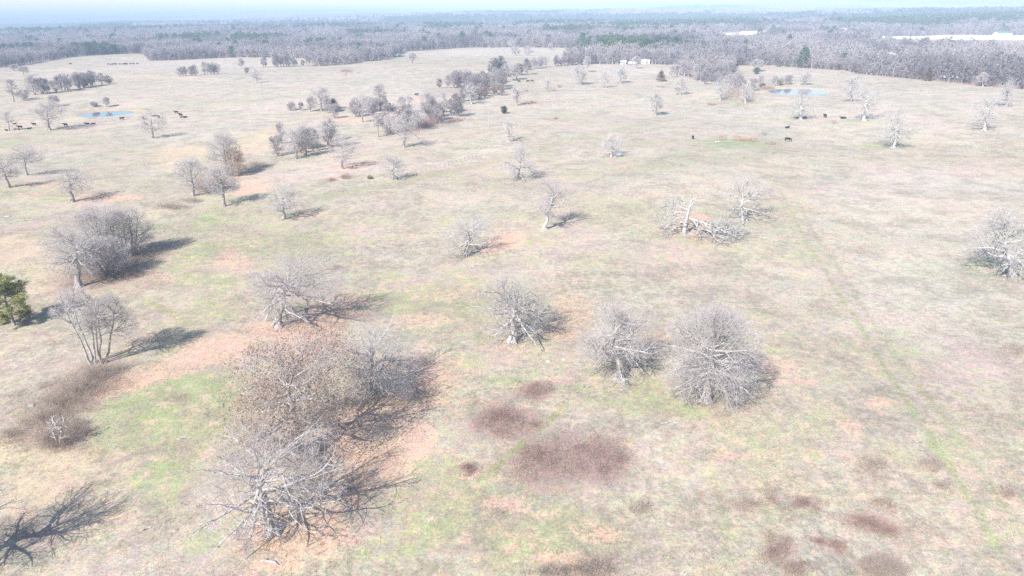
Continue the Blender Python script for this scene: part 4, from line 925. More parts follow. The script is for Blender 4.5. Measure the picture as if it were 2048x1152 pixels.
TH("tangled scrub at the foot of the tall two stemmed tree", 175, 770, 88, 34, 1.5, 5200, 'brush', 'scrub', 'scrub', slope=-.35)
TH("brown scrub left of the tangled scrub", 95, 815, 70, 34, 1.0, 1800, 'brush', 'scrub', 'scrub')
TH("rusty weed tuft in the ragged row above the longest patch, left one", 1545, 1003, 16, 10, .45, 350, 'bramble', 'bramble_patch', 'brambles', slope=.3)
TH("rusty weed tuft in the ragged row above the longest patch, middle one", 1632, 1014, 12, 9, .45, 300, 'bramble', 'bramble_patch', 'brambles', slope=.3)
TH("rusty brown patch just above the longest patch at the lower right", 1768, 1010, 40, 12, .45, 900, 'bramble', 'bramble_patch', 'brambles', slope=.3)
TH("thin weed patch right of the longest rusty patch", 1830, 1052, 40, 18, .5, 700, 'brush', 'brush_clump', 'dead weeds')
TH("rusty brown patch cut by the bottom edge at the lower right", 1590, 1142, 40, 16, .5, 1200, 'bramble', 'bramble_patch', 'brambles')
TH("thin scrub between the two scrub patches on the left", 60, 850, 60, 30, .9, 1500, 'brush', 'scrub', 'scrub')
TH("thin scrub at the lower end of the tall tree's scrub strip", 130, 815, 60, 20, 1.1, 1600, 'brush', 'scrub', 'scrub', slope=-.3)
TH("grey weeds on the slope below the pale sapling", 190, 905, 60, 18, .5, 900, 'brush', 'scrub', 'scrub')
TH("tall grey brush clump at the very foot of the two stemmed tree", 196, 752, 20, 9, 2.6, 900, 'brush', 'brush_clump', 'brush')
TH("dark ragged brush clump below the two stemmed tree", 165, 778, 24, 10, 2.4, 1100, 'brush', 'brush_clump', 'brush')
TH("ragged brush clump in the middle of the scrub strip", 130, 806, 22, 9, 2.0, 900, 'brush', 'brush_clump', 'brush')
TH("small ragged brush clump above the pale sapling", 92, 836, 20, 9, 1.8, 700, 'brush', 'brush_clump', 'brush')
TH("dark ragged brush clump around the pale sapling", 112, 884, 34, 13, 1.9, 1500, 'brush', 'brush_clump', 'brush')
TH("low grey brush clump at the left edge by the scrub", 30, 868, 26, 11, 1.4, 800, 'brush', 'brush_clump', 'brush')
TH("small brown weed patch on the green strip", 355, 797, 24, 11, .5, 600, 'brush', 'brush_clump', 'dead weeds')
TH("undergrowth below the clump of thicket trees", 205, 545, 90, 20, 1.6, 6500, 'brush', 'scrub', 'scrub', slope=-.1)
TH("low undergrowth on the right of the thicket trees", 285, 512, 50, 14, 1.2, 2600, 'brush', 'scrub', 'scrub', slope=-.15)
TH("dark brush right of the orange leafed oak", 510, 332, 28, 9, 1.8, 1800, 'brush', 'scrub', 'scrub', slope=-.1)
TH("brush between the trees of the orange leafed clump", 425, 372, 40, 12, 2.2, 3000, 'brush', 'scrub', 'scrub', stem=.02)
TH("row of low brush in the draw above the thicket", 345, 415, 44, 6, 1.0, 1500, 'brush', 'scrub', 'scrub', slope=.05, stem=.02)
TH("low brush right of the slim mauve tree's foot", 385, 403, 22, 5, 1.0, 600, 'brush', 'scrub', 'scrub', stem=.02)
TH("tiny mauve bush in the open above the round crowned oak", 677, 536, 9, 4, .9, 400, 'bramble', 'scrub', 'scrub')
TH("mauve bush, right of two on the middle slope", 691, 355, 12, 4, 1.2, 500, 'bramble', 'scrub', 'scrub', stem=.02)
TH("mauve bush, left of two on the middle slope", 664, 361, 9, 3, 1.0, 300, 'bramble', 'scrub', 'scrub', stem=.02)
TH("long brown weed patch by the tree below the grazing cows", 1062, 205, 18, 3, 1.2, 700, 'bramble', 'scrub', 'scrub', stem=.03)
TH("flat brown patch down slope from the bronze cedar", 1325, 174, 12, 1.6, .9, 500, 'bramble', 'scrub', 'scrub', stem=.03)
TH("flat brown patch left of the silvery pair near the right pond", 1424, 209, 12, 2, .9, 500, 'bramble', 'scrub', 'scrub', stem=.03)
TH("grey brush heap on bright grass right of the rusty corral panels", 1540, 288, 17, 3.5, 1.0, 900, 'brush', 'scrub', 'scrub', stem=.03)
TH("grey round bush above the brush heap by the corral panels", 1528, 269, 4, 3, 1.6, 260, 'brush', 'scrub', 'scrub', stem=.03)
TH("grey round bush below the two resting cows on the right", 1668, 246, 4, 3, 1.4, 240, 'brush', 'scrub', 'scrub', stem=.03)
TH("mauve brush patch on the crest below the white barn", 692, 143, 14, 2.5, 2.2, 700, 'bramble', 'scrub', 'scrub', stem=.05)
TH("small brown bush right of the grazing cows", 1053, 182, 3, 2, 1.6, 160, 'bramble', 'scrub', 'scrub', stem=.04)
TH("small brown bush right of the small pale tree", 1118, 174, 3, 2, 1.5, 160, 'bramble', 'scrub', 'scrub', stem=.04)
TH("small brown bush in grass beyond the silver tree by the pole", 1112, 238, 5, 2, 1.0, 240, 'bramble', 'scrub', 'scrub', stem=.03)
TH("brush on the left bank of the right pond", 1535, 178, 18, 3, 2.4, 800, 'brush', 'scrub', 'scrub', stem=.04)
TH("undergrowth under the trees left of the right pond", 1478, 190, 30, 8, 3.5, 1800, 'brush', 'scrub', 'scrub', stem=.05)
TH("brush along the near bank of the hedgerow", 905, 245, 30, 4, 1.6, 900, 'bramble', 'scrub', 'scrub', slope=-.3, stem=.03)
TH("mixed brush in the lower hedgerow", 850, 250, 34, 8, 3.2, 2600, 'bramble', 'scrub', 'scrub', slope=-.35, stem=.035)

# ------------------------------------------------------------------ shared tree shapes for woods and hedgerows
def variant(seed, zc, a, b, style, lod, minw, twig='forest', leafy=0, leaf='leafbrown'):
    tr, cr, lf = bare_tree(seed, zc, a, b, style=style, lod=lod, minw=minw, leafy=leafy, leafsize=.35)
    nv = 0; mb = MB()
    for src, off in ((tr, 0), (cr, 1)):
        base = mb.n
        v = np.concatenate(src.v)
        q = np.concatenate(src.q) if src.q else None; t = np.concatenate(src.t) if src.t else None
        mb.v.append(v.astype(np.float32))
        if q is not None: mb.q.append(q + base); mb.qm.append(np.concatenate(src.qm) + off); mb.qs.append(np.concatenate(src.qs))
        if t is not None: mb.t.append(t + base); mb.tm.append(np.concatenate(src.tm) + off)
        mb.n += len(v)
    if lf:
        mb.v.append(np.concatenate(lf.v)); mb.q.append(np.concatenate(lf.q) + mb.n); mb.qm.append(np.full(len(mb.q[-1]), 3)); mb.qs.append(np.full(len(mb.q[-1]), False)); mb.n += len(lf.v[0])
    return mb.mesh("wood_tree_mesh", [M['forest'], M['forest'], M[twig], M[leaf]])
NEARV = [variant(900 + k, 7.6 + (k % 3) * .5, 4.2 + (k % 4) * .5, 5.6 + (k % 2) * .6, ('leader', 'clump', 'oak', 'multi')[k % 4], 1, .035) for k in range(8)]
NEARV.append(variant(950, 6.0, 4.0, 4.6, 'oak', 1, .035, leafy=.5, leaf='leafbrown'))
rng = np.random.RandomState(5)
def wood_tree(x, y, s, label, group, k=None, name='wood_edge_tree', wide=1.0):
    o = bpy.data.objects.new(name, NEARV[rng.randint(8) if k is None else k]); C.objects.link(o)
    o.location = (x, y, float(terrain(x, y)) - .1); o.rotation_euler[2] = rng.rand() * 6.28; o.scale = (s * wide, s * wide, s)
    return tag(o, label, 'tree', group)
def row(pts, n, spread, s, label, group, smin=.8, smax=1.15, leafy=.06, wide=1.0):
    P = at(np.array([p[0] for p in pts], float), np.array([p[1] for p in pts], float))[:, :2]
    seg = np.hypot(*(np.diff(P, axis=0).T)); cum = np.concatenate([[0], np.cumsum(seg)])
    for i in range(n):
        t = (i + rng.rand() * .8) / n * cum[-1]; x = np.interp(t, cum, P[:, 0]); y = np.interp(t, cum, P[:, 1])
        x += rng.normal() * spread; y += rng.normal() * spread
        wood_tree(x, y, s * (smin + (smax - smin) * rng.rand()), label, group, k=8 if rng.rand() < leafy else None, wide=wide)
row([(68, 190), (110, 186), (150, 178), (196, 170)], 20, 2.5, .72, "bare grey tree in the long grove above the left pond", "trees of the long grove above the left pond")
row([(357, 152), (395, 151)], 7, 2, .55, "small bare tree in the left clump of the far pasture pair", "trees of the left clump in the far pasture")
row([(408, 150), (436, 148)], 6, 2, .66, "small bare tree in the right clump of the far pasture pair", "trees of the right clump in the far pasture")
row([(530, 135), (622, 132)], 11, 2, .68, "bare tree in the thin row with daylight between the trunks", "trees of the thin row below the far wood", smin=.7)
row([(893, 176), (935, 172)], 12, 3, .72, "dark mauve tree in the rounded grove on the upper hedgerow", "trees of the rounded grove on the upper hedgerow")
row([(920, 206), (960, 196), (1000, 188)], 12, 2.5, .66, "bare tree in the front rank of the hedgerow wood", "trees in the front rank of the hedgerow wood", leafy=.25)
row([(935, 188), (965, 178), (995, 172)], 12, 5, .78, "bare tree in the inner rank of the hedgerow wood", "trees in the inner rank of the hedgerow wood")
row([(985, 154), (1040, 150)], 10, 4, .98, "tall mauve tree in the upper hedgerow wood", "trees of the upper hedgerow wood")
row([(1045, 140), (1090, 134), (1128, 130)], 14, 3, .66, "bare tree in the thin hedgerow running to the right woods", "trees of the thin upper hedgerow", leafy=.15)
row([(1420, 168), (1460, 176), (1500, 184)], 10, 5, .7, "bare tree in the copse left of the right pond", "trees of the copse left of the right pond", leafy=.2)
row([(1400, 160), (1440, 165)], 5, 5, .9, "bare tree at the corner of the right woods above the silvery pair", "trees at the corner of the right woods")
row([(1532, 172), (1590, 168)], 7, 2, .42, "small bare tree on the bank behind the right pond", "small trees behind the right pond")
row([(590, 300), (650, 285)], 3, 2, .6, "small background tree in the leaning oak group", "small trees behind the leaning oak group")
row([(790, 262), (850, 240), (905, 222)], 13, 3, .62, "bare tree in the lower belt of the diagonal hedgerow", "trees in the lower belt of the diagonal hedgerow", leafy=.15)
row([(945, 196), (985, 178), (1020, 158)], 12, 5, .74, "bare tree in the middle belt of the diagonal hedgerow", "trees in the middle belt of the diagonal hedgerow", leafy=.1)
row([(670, 236), (745, 232), (800, 236)], 9, 3, .5, "small bare tree on the near bank of the gully", "small trees on the near bank of the gully")
row([(560, 312), (620, 305), (670, 290)], 5, 3, .55, "small bare tree among the leaning oaks", "small trees among the leaning oaks")
row([(700, 226), (775, 222)], 5, 2, .5, "bare tree in the gully row left of the hedgerow", "trees of the gully row")
# front rank of the woods
def rank(i0, i1, n, label, group, depth=6, s=.9, leafy=.05):
    P = edge_w[i0:i1 + 1]; seg = np.hypot(*(np.diff(P, axis=0).T)); cum = np.concatenate([[0], np.cumsum(seg)])
    for i in range(n):
        t = (i + rng.rand() * .9) / n * cum[-1]; x = np.interp(t, cum, P[:, 0]); y = np.interp(t, cum, P[:, 1]); r = math.hypot(x, y)
        q = depth * rng.rand(); wood_tree(x * (1 + q / r), y * (1 + q / r), s * (.7 + .4 * rng.rand()), label, group, k=8 if rng.rand() < leafy else None)
rank(3, 7, 34, "bare grey tree in the front rank of the far left wood", "front rank of the far left wood")
rank(8, 11, 30, "bare grey tree at the foot of the wood block left of the thin row", "front rank of the wood block above the far pasture")
rank(13, 16, 24, "bare grey tree in the wood edge left of the white barn", "wood edge left of the white barn", s=.95)
rank(16, 21, 34, "bare grey tree in the straight wood edge beyond the far crest", "straight wood edge beyond the far crest")
rank(24, 27, 24, "bare grey tree at the wood edge around the white sheds", "wood edge around the white sheds", s=.85, leafy=.1)
rank(27, 30, 8, "bare grey tree in the wood edge right of the bronze cedar", "wood edge right of the bronze cedar", s=.85, leafy=.1)
rank(31, 35, 26, "bare grey tree in the wood edge behind the right pond", "wood edge behind the right pond", s=.85)
rank(35, 39, 34, "bare tree in the brushy wood edge at the far right", "brushy wood edge at the far right", s=.62, leafy=.3)

# ------------------------------------------------------------------ far woods: one mass of trees nobody could count
def pine_variant(seed):
    tr, cr, nd = pine_tree(seed, 14 + seed % 3, 4.6, 1300, 1.15)
    mb = MB(); 
    for src, mi in ((tr, 0), (nd, 1)):
        mb.v.append(np.concatenate(src.v).astype(np.float32))
        if src.q: mb.q.append(np.concatenate(src.q) + mb.n); mb.qm.append(np.full(len(mb.q[-1]), mi)); mb.qs.append(np.full(len(mb.q[-1]), True))
        if src.t: mb.t.append(np.concatenate(src.t) + mb.n); mb.tm.append(np.full(len(mb.t[-1]), mi))
        mb.n += len(mb.v[-1])
    return mb.mesh("far_pine_mesh", [M['bark'], M['farpine']])
far_col = bpy.data.collections.new("woodland_kinds")
def kind_obj(k, me):
    o = bpy.data.objects.new("far_tree_kind_%02d" % k, me); far_col.objects.link(o); return o
FARV = [variant(700 + k, 8.2, 5.0 + .4 * (k % 3), 6.0, ('clump', 'leader', 'oak')[k % 3], 0, .14) for k in range(6)]
FARV.append(variant(760, 7.5, 4.6, 5.4, 'oak', 0, .12, leafy=.9, leaf='leafbrown'))
FARV += [pine_variant(33), pine_variant(34)]
for k, me_ in enumerate(FARV): kind_obj(k, me_)
def scatter_forest():
    rg = np.random.RandomState(77)
    out = []
    r0, r1, dr = 330., 3300., 0
    r = r0
    while r < r1:
        s = 7.0 + 5.5 * sstep(900, 2600, np.float64(r)) ; s = float(s)
        n = int(math.radians(88) * r / s)
        a = np.radians(-44 + 88 * (np.arange(n) + rg.rand(n)) / n); rr = r + (rg.rand(n) - .5) * s * 1.2
        out.append(np.stack([np.sin(a) * rr, np.cos(a) * rr, np.full(n, s)], 1)); r += s
    P = np.concatenate(out); x, y, s = P.T
    keep = ~inpoly(x, y, past_poly)
    for c in clear_w: keep &= ~inpoly(x, y, c)
    # thin out where openings show in the canopy
    keep &= (vnoise(x / 45, y / 45, 9) > .10) | (rg.rand(len(x)) < .3)
    x, y, s = x[keep], y[keep], s[keep]
    z = terrain(x, y)
    u, v, _ = proj(np.stack([x, y, z], 1))
    # the pines stand in bands, as on the photograph
    pb = np.zeros(len(x))
    for (cu, cv, ru, rv, st) in [(1270, 103, 75, 7, 1.3), (1150, 46, 420, 8, 1.3), (1330, 48, 200, 12, 1.4), (700, 54, 260, 7, .95), (300, 62, 260, 6, .6), (60, 70, 160, 6, .55), (1600, 40, 160, 5, .9), (1900, 42, 260, 11, 1.3), (1500, 92, 60, 6, .25), (1650, 60, 60, 5, .3), (480, 58, 90, 6, .5), (1750, 25, 300, 5, .9)]:
        pb = np.maximum(pb, st * np.exp(-((u - cu) / ru) ** 2 - ((v - cv) / rv) ** 2))
    pb = pb * 1.25 + (fbm(x / 130, y / 130, 14, 4) - .5) * 2.4
    ispine = (pb > .52) & (rg.rand(len(x)) < .9) | (rg.rand(len(x)) < .012)
    k = rg.randint(0, 6, len(x)); k[rg.rand(len(x)) < .05] = 6
    k = np.where(ispine, 7 + rg.randint(0, 2, len(x)), k)
    sc_ = (.55 + .55 * rg.rand(len(x)) ** 1.3) * (s / 7.0) ** .45 * (.85 + .4 * (fbm(x / 90, y / 90, 15, 2) - .2))
    return x, y, z - .2, k, sc_, rg.rand(len(x)) * 6.28
fx, fy, fz, fk, fs, fr_ = scatter_forest()
fm = bpy.data.meshes.new("woodland"); fm.vertices.add(len(fx)); fm.vertices.foreach_set("co", np.stack([fx, fy, fz], 1).astype(np.float32).ravel())
for nm, ty, dat in (("pick", 'INT', fk.astype(np.int32)), ("size", 'FLOAT', fs.astype(np.float32)), ("turn", 'FLOAT', fr_.astype(np.float32))):
    a_ = fm.attributes.new(nm, ty, 'POINT'); a_.data.foreach_set("value", dat)
wood_o = bpy.data.objects.new("woodland", fm); C.objects.link(wood_o)
tag(wood_o, "bare grey woods stretching from the pasture edge to the hills", "woods", kind="stuff")
ng = bpy.data.node_groups.new("scatter_trees", 'GeometryNodeTree')
ng.interface.new_socket("Geometry", in_out='INPUT', socket_type='NodeSocketGeometry'); ng.interface.new_socket("Geometry", in_out='OUTPUT', socket_type='NodeSocketGeometry')
gi = ng.nodes.new("NodeGroupInput"); go = ng.nodes.new("NodeGroupOutput")
mp = ng.nodes.new("GeometryNodeMeshToPoints"); ip = ng.nodes.new("GeometryNodeInstanceOnPoints")
ci = ng.nodes.new("GeometryNodeCollectionInfo"); ci.inputs[0].default_value = far_col; ci.inputs["Separate Children"].default_value = True; ci.inputs["Reset Children"].default_value = True
def named(nm, ty):
    t = ng.nodes.new("GeometryNodeInputNamedAttribute"); t.data_type = ty; t.inputs[0].default_value = nm; return t.outputs[0]
cx = ng.nodes.new("ShaderNodeCombineXYZ"); ng.links.new(named("turn", 'FLOAT'), cx.inputs[2])
NL = ng.links.new
NL(gi.outputs[0], mp.inputs[0]); NL(mp.outputs[0], ip.inputs["Points"]); NL(ci.outputs[0], ip.inputs["Instance"])
ip.inputs["Pick Instance"].default_value = True
NL(named("pick", 'INT'), ip.inputs["Instance Index"]); NL(cx.outputs[0], ip.inputs["Rotation"]); NL(named("size", 'FLOAT'), ip.inputs["Scale"])
NL(ip.outputs[0], go.inputs[0])
md = wood_o.modifiers.new("scatter", 'NODES'); md.node_group = ng

# beyond three kilometres the woods are a rough canopy sheet lying on the hills
def far_canopy():
    ang = np.radians(np.linspace(-50, 50, 1100)); rad = np.exp(np.linspace(math.log(3150), math.log(24000), 620))
    A, R = np.meshgrid(ang, rad); rg = np.random.RandomState(4)
    A = A + rg.normal(size=A.shape) * .0004; x = np.sin(A) * R; y = np.cos(A) * R
    z = terrain(x, y) + 7 + 9 * rg.rand(*x.shape) + 8 * (vnoise(x / 60, y / 60, 31) - .3)
    z[0] = terrain(x[0], y[0]) - 3; z[:, 0] = terrain(x[:, 0], y[:, 0]) - 3; z[:, -1] = terrain(x[:, -1], y[:, -1]) - 3
    nr, na = x.shape; i = np.arange(nr - 1)[:, None] * na; j = np.arange(na - 1)[None]
    q = np.stack([i + j, i + j + 1, i + na + j + 1, i + na + j], -1).reshape(-1, 4)[:, ::1]
    mb = MB(); mb.add(np.stack([x, y, z], -1).reshape(-1, 3), q=q, smooth=False)
    m = bpy.data.materials.new("far_canopy"); m.use_nodes = True; n = m.node_tree.nodes; l = m.node_tree.links; b = n["Principled BSDF"]
    b.inputs["Roughness"].default_value = 1; b.inputs["Specular IOR Level"].default_value = 0
    geo = n.new("ShaderNodeNewGeometry"); mpn = n.new("ShaderNodeMapping"); mpn.inputs["Scale"].default_value = (1, .45, 0); l.new(geo.outputs["Position"], mpn.inputs[0])
    def noise(s, d):
        t = n.new("ShaderNodeTexNoise"); t.inputs["Scale"].default_value = s; t.inputs["Detail"].default_value = d; l.new(mpn.outputs[0], t.inputs["Vector"]); return t.outputs[0]
    n1 = noise(.0011, 6); n2 = noise(.02, 4)
    r1 = n.new("ShaderNodeMapRange"); r1.inputs[1].default_value = .47; r1.inputs[2].default_value = .54; l.new(n1, r1.inputs[0])
    r2 = n.new("ShaderNodeMapRange"); r2.inputs[1].default_value = .35; r2.inputs[2].default_value = .65; l.new(n2, r2.inputs[0])
    a = n.new("ShaderNodeMix"); a.data_type = 'RGBA'; a.inputs[6].default_value = (.17, .15, .165, 1); a.inputs[7].default_value = (.30, .27, .27, 1); l.new(r2.outputs[0], a.inputs[0])
    p = n.new("ShaderNodeMix"); p.data_type = 'RGBA'; p.inputs[6].default_value = (.05, .09, .05, 1); p.inputs[7].default_value = (.10, .15, .07, 1); l.new(r2.outputs[0], p.inputs[0])
    c = n.new("ShaderNodeMix"); c.data_type = 'RGBA'; l.new(r1.outputs[0], c.inputs[0]); l.new(a.outputs[2], c.inputs[6]); l.new(p.outputs[2], c.inputs[7])
    l.new(c.outputs[2], b.inputs["Base Color"])
    o = mb.build("distant_woods", [m]); tag(o, "hazy wooded hills rolling to the horizon", "woods", kind="stuff")
far_canopy()

# ------------------------------------------------------------------ buildings
def house(name, label, u, v, w, d, h, roof, wall='white', rz=0.0, pitch=.45, door=True, cat='building', windows=2, door_big=False):
    b = at(u, v); e = empty(name, b, label, cat); e.rotation_euler[2] = rz
    m = MB(); m.box((0, 0, h / 2 - .3), (w, d, h + .6)); m2 = pitch * d / 2
    m.add([[-w/2, -d/2, h], [-w/2, d/2, h], [-w/2, 0, h + m2], [w/2, -d/2, h], [w/2, d/2, h], [w/2, 0, h + m2]], t=[[0, 2, 1], [3, 4, 5]])
    m.build("wall", [M[wall]], e)
    r = MB(); ov = .35; t = .12
    for s in (-1, 1):
        z0 = h - pitch * ov; p = [[-w/2-ov, s*(d/2+ov), z0], [w/2+ov, s*(d/2+ov), z0], [w/2+ov, 0, h+m2], [-w/2-ov, 0, h+m2]]
        p = np.array(p) + [0, 0, .05]; q = p + [0, 0, t]
        f = [[0,1,2,3],[7,6,5,4],[0,4,5,1],[1,5,6,2],[2,6,7,3],[3,7,4,0]]
        if s > 0: f = [x[::-1] for x in f]
        r.add(np.vstack([p, q]), q=f, smooth=False)
    r.build("roof", [M[roof]], e)
    if door:
        dm = MB(); dw, dh = (min(3.4, w * .4), min(3.2, h * .85)) if door_big else (1.0, 2.1)
        dm.box((w * .15, -d / 2 - .03, dh / 2), (dw, .08, dh)); dm.build("door", [M['dark']], e)
    for k in range(windows):
        wm = MB(); wm.box((-w * .35 + k * w * .22, -d / 2 - .03, h * .55), (1.1, .08, 1.0)); wm.build("window", [M['dark']], e)
    return e
house("barn", "white gabled barn with a dark doorway at the end of the wood edge", 787, 112, 6.6, 10, 4.4, 'roofwhite', rz=math.radians(98), pitch=.9, windows=0, door_big=False)
house("shed", "largest white shed in the group by the right woods", 1290, 127.5, 7.2, 5, 2.6, 'roofwhite', rz=.05, windows=1)
house("shed", "grey white shed at the left of the group by the right woods", 1246, 128, 5.0, 3.6, 2.2, 'roofwhite', rz=-.1, windows=1)
house("house", "low house with a pale red roof half hidden in the far right woods", 1909, 146, 12, 7, 2.8, 'roofred', rz=-.05)
house("house", "pink roofed low building right of the pale red roof", 1955, 147, 8, 6, 2.6, 'roofred', 'white', rz=.05)
house("house", "white roofed house in the far right woods near the edge", 1988, 141, 10, 9, 2.9, 'roofwhite', rz=-.1, pitch=.35)
house("shed", "low white roofed shed right of the white roofed house", 2034, 140, 12, 6, 2.4, 'roofwhite', rz=.02, pitch=.25, windows=1)
house("house", "small white house deep in the right woods", 1776, 116, 8, 6, 2.8, 'roofwhite', rz=.2)
house("poultry_house", "long white roofed farm building, left of the far pair", 1452, 74, 26, 11, 3.2, 'roofwhite', rz=.12, pitch=.35, windows=0)
house("poultry_house", "long white roofed farm building, right of the far pair", 1500, 69, 34, 11, 3.2, 'roofwhite', rz=.12, pitch=.35, windows=0)
house("shed", "tiny white building far off, left of two above the right woods", 1683, 63, 9, 7, 4, 'roofwhite', rz=.1, windows=0)
house("shed", "tiny white building far off, right of two above the right woods", 1692, 63, 7, 6, 3.5, 'roofwhite', rz=.1, windows=0)
house("barn", "white walled barn with a green roof on the far white yard", 2004, 71.5, 20, 12, 3.4, 'roofgreen', rz=.05, pitch=.4, windows=0)

def van(label, u, v, L=4.6):
    b = at(u, v); e = empty("parked_van", b, label, "van"); m = MB()
    m.box((0, 0, .95), (L, 1.8, 1.1), top=.97); m.box((-L * .06, 0, 1.75), (L * .78, 1.66, .6), top=.86); m.build("body", [M['white']], e)
    for sx in (-.32, .32):
        for sy in (-.86, .86):
            th = np.linspace(0, 6.283, 12, endpoint=False); w = MB()
            w.add(np.concatenate([np.stack([sx * L + np.cos(th) * .36, np.full(12, sy + d), .36 + np.sin(th) * .36], 1) for d in (-.12, .12)]), q=[[i, (i + 1) % 12, 12 + (i + 1) % 12, 12 + i] for i in range(12)],
                  t=[[0, i, i + 1] for i in range(1, 11)] + [[12, 12 + i + 1, 12 + i] for i in range(1, 11)]); w.build("wheel", [M['dark']], e)
    g = MB(); g.box((L * .27, 0, 1.74), (.5, 1.7, .4)); g.build("windscreen", [M['dark']], e)
van("white vehicle parked between the white sheds, left one", 1261, 128); van("white vehicle parked between the white sheds, right one", 1268.5, 128)

# ------------------------------------------------------------------ poles, fences, corral, small things
def pole(label, u, v, h, r, arm=True, m='wood'):
    e = empty("utility_pole", at(u, v), label, "pole"); a = MB()
    tube(a, np.array([[[0, 0, -.3], [0, 0, h * .5], [0, 0, h]]]), np.array([[r, r * .85, r * .7]]), 8); a.build("shaft", [M[m]], e)
    if arm:
        c = MB(); c.box((0, 0, h - .7), (1.8, .12, .14)); c.build("crossarm", [M[m]], e)
pole("thin pole in the upper left pasture", 525, 186, 7.5, .14)
pole("tall thin pale pole beyond the middle slope", 978, 254, 8.5, .15, m='silver')
pole("tall white pole against the straight wood edge", 875, 98.5, 11, .22, arm=False, m='white')
pole("short white pole right of the white barn", 810, 101, 4, .18, arm=False, m='white')
def fence(label, pts, n, h, wires, r=.06, wr=.02, m='wood', nm='fence'):
    P = at(np.array([p[0] for p in pts], float), np.array([p[1] for p in pts], float))[:, :2]
    cum = np.concatenate([[0], np.cumsum(np.hypot(*(np.diff(P, axis=0).T)))]); t = np.linspace(0, cum[-1], n)
    x = np.interp(t, cum, P[:, 0]); y = np.interp(t, cum, P[:, 1]); z = terrain(x, y)
    o0 = np.array([x[0], y[0], z[0]]); e = empty(nm, o0, label, "fence")
    for i in range(n):
        p = np.array([x[i], y[i], z[i]]) - o0; a = MB(); tube(a, np.array([[p - [0, 0, .2], p + [0, 0, h]]]), np.array([[r, r * .85]]), 6)
        tt = p + [0, 0, h]; a.build("post", [M[m]], e)
    w = MB(); P3 = np.stack([x, y, z], 1) - o0
    for k in range(wires):
        q = P3 + [0, 0, h * (.9 - .28 * k)]; tube(w, q[None], np.full((1, n), wr), 4)
    if wires: w.build("wire", [M['wire']], e)
fence("wire fence at the left edge passing behind the thicket trees", [(-60, 444), (110, 441.5), (250, 449), (345, 463)], 14, 1.2, 2, .05, .022)
fence("line of old leaning fence posts on the middle slope", [(822, 350), (880, 335), (952, 314)], 16, 1.0, 1, .09, .008)
def panel(label, u, v, w, h):
    e = empty("corral_panel", at(u, v), label, "corral panel"); f = MB()
    for x in (-w / 2, w / 2): tube(f, np.array([[[x, 0, -.05], [x, 0, h]]]), np.array([[.07, .07]]), 6)
    f.build("posts", [M['rust']], e) if False else f.build("frame", [M['rust']], e)
    g = MB()
    for k in range(5):
        z = .25 + (h - .3) * k / 4; tube(g, np.array([[[-w / 2, 0, z], [w / 2, 0, z]]]), np.array([[.045, .045]]), 5)
    g.build("rails", [M['rust']], e); return e
for lab, u, v, w, a in [("rusty corral panel, leftmost on the bright green grass", 1445, 280, 2.4, .1), ("rusty corral panel, in the middle of the bright green grass", 1474, 281, 2.3, -.2), ("rusty corral panel, rightmost, beside the brush heap", 1507, 284, 2.3, .2), ("long low rusty panel between the middle and right panels", 1490, 282, 3.6, -.25)]:
    panel(lab, u, v, w, 1.5 if 'long' not in lab else .8).rotation_euler[2] = a
def rock(label, u, v, s, m='rock', name='rock', cat='rock', group=None, flat=.6):
    rg = np.random.RandomState(int(u + v)); th = np.linspace(0, 6.283, 9, endpoint=False); V = [[0, 0, s * flat]]; 
    for k, (zz, rr) in enumerate(((.75, .6), (.35, 1.0), (-.2, .95))):
        V += [[np.cos(t) * s * rr * (.8 + .4 * rg.rand()), np.sin(t) * s * rr * (.8 + .4 * rg.rand()) * .8, s * flat * zz] for t in th]
    mb = MB(); mb.add(V, t=[[0, 1 + i, 1 + (i + 1) % 9] for i in range(9)], q=[[1 + k * 9 + i, 10 + k * 9 + i, 10 + k * 9 + (i + 1) % 9, 1 + k * 9 + (i + 1) % 9] for k in range(2) for i in range(9)], smooth=False)
    return tag(mb.build(name, [M[m]], None, at(u, v)), label, cat, group)
rock("pale grey rock, left of two between the central oak and the low sweeping oak", 1097, 723, .38); rock("pale grey rock, right of two between the central oak and the low sweeping oak", 1128, 720, .36)
rock("white rock on bright grass left of the corral panels", 1432, 284, .5); rock("white rock on bright grass right beside its twin by the corral panels", 1438, 284, .45)
rock("grey rock in the brush at the left, near the bottom", 63, 812, .5)
rock("white stone near the white weeds at the left edge", 15, 433, .7, flat=.3)
# tub: open basin
b = at(1238, 310.5); th = np.linspace(0, 6.283, 20, endpoint=False); mb = MB()
rings = [(.78, 0), (.95, .55), (.88, .55), (.72, .12)]
mb.add(np.concatenate([np.stack([np.cos(th) * r, np.sin(th) * r, np.full(20, z)], 1) for r, z in rings] + [np.array([[0, 0, .12]])]),
       q=[[k * 20 + i, k * 20 + (i + 1) % 20, (k + 1) * 20 + (i + 1) % 20, (k + 1) * 20 + i] for k in range(3) for i in range(20)], t=[[60 + i, 60 + (i + 1) % 20, 80] for i in range(20)])
tag(mb.build("feed_tub", [M['tub']], None, b), "blue white feed tub under the small pale tree", "tub")

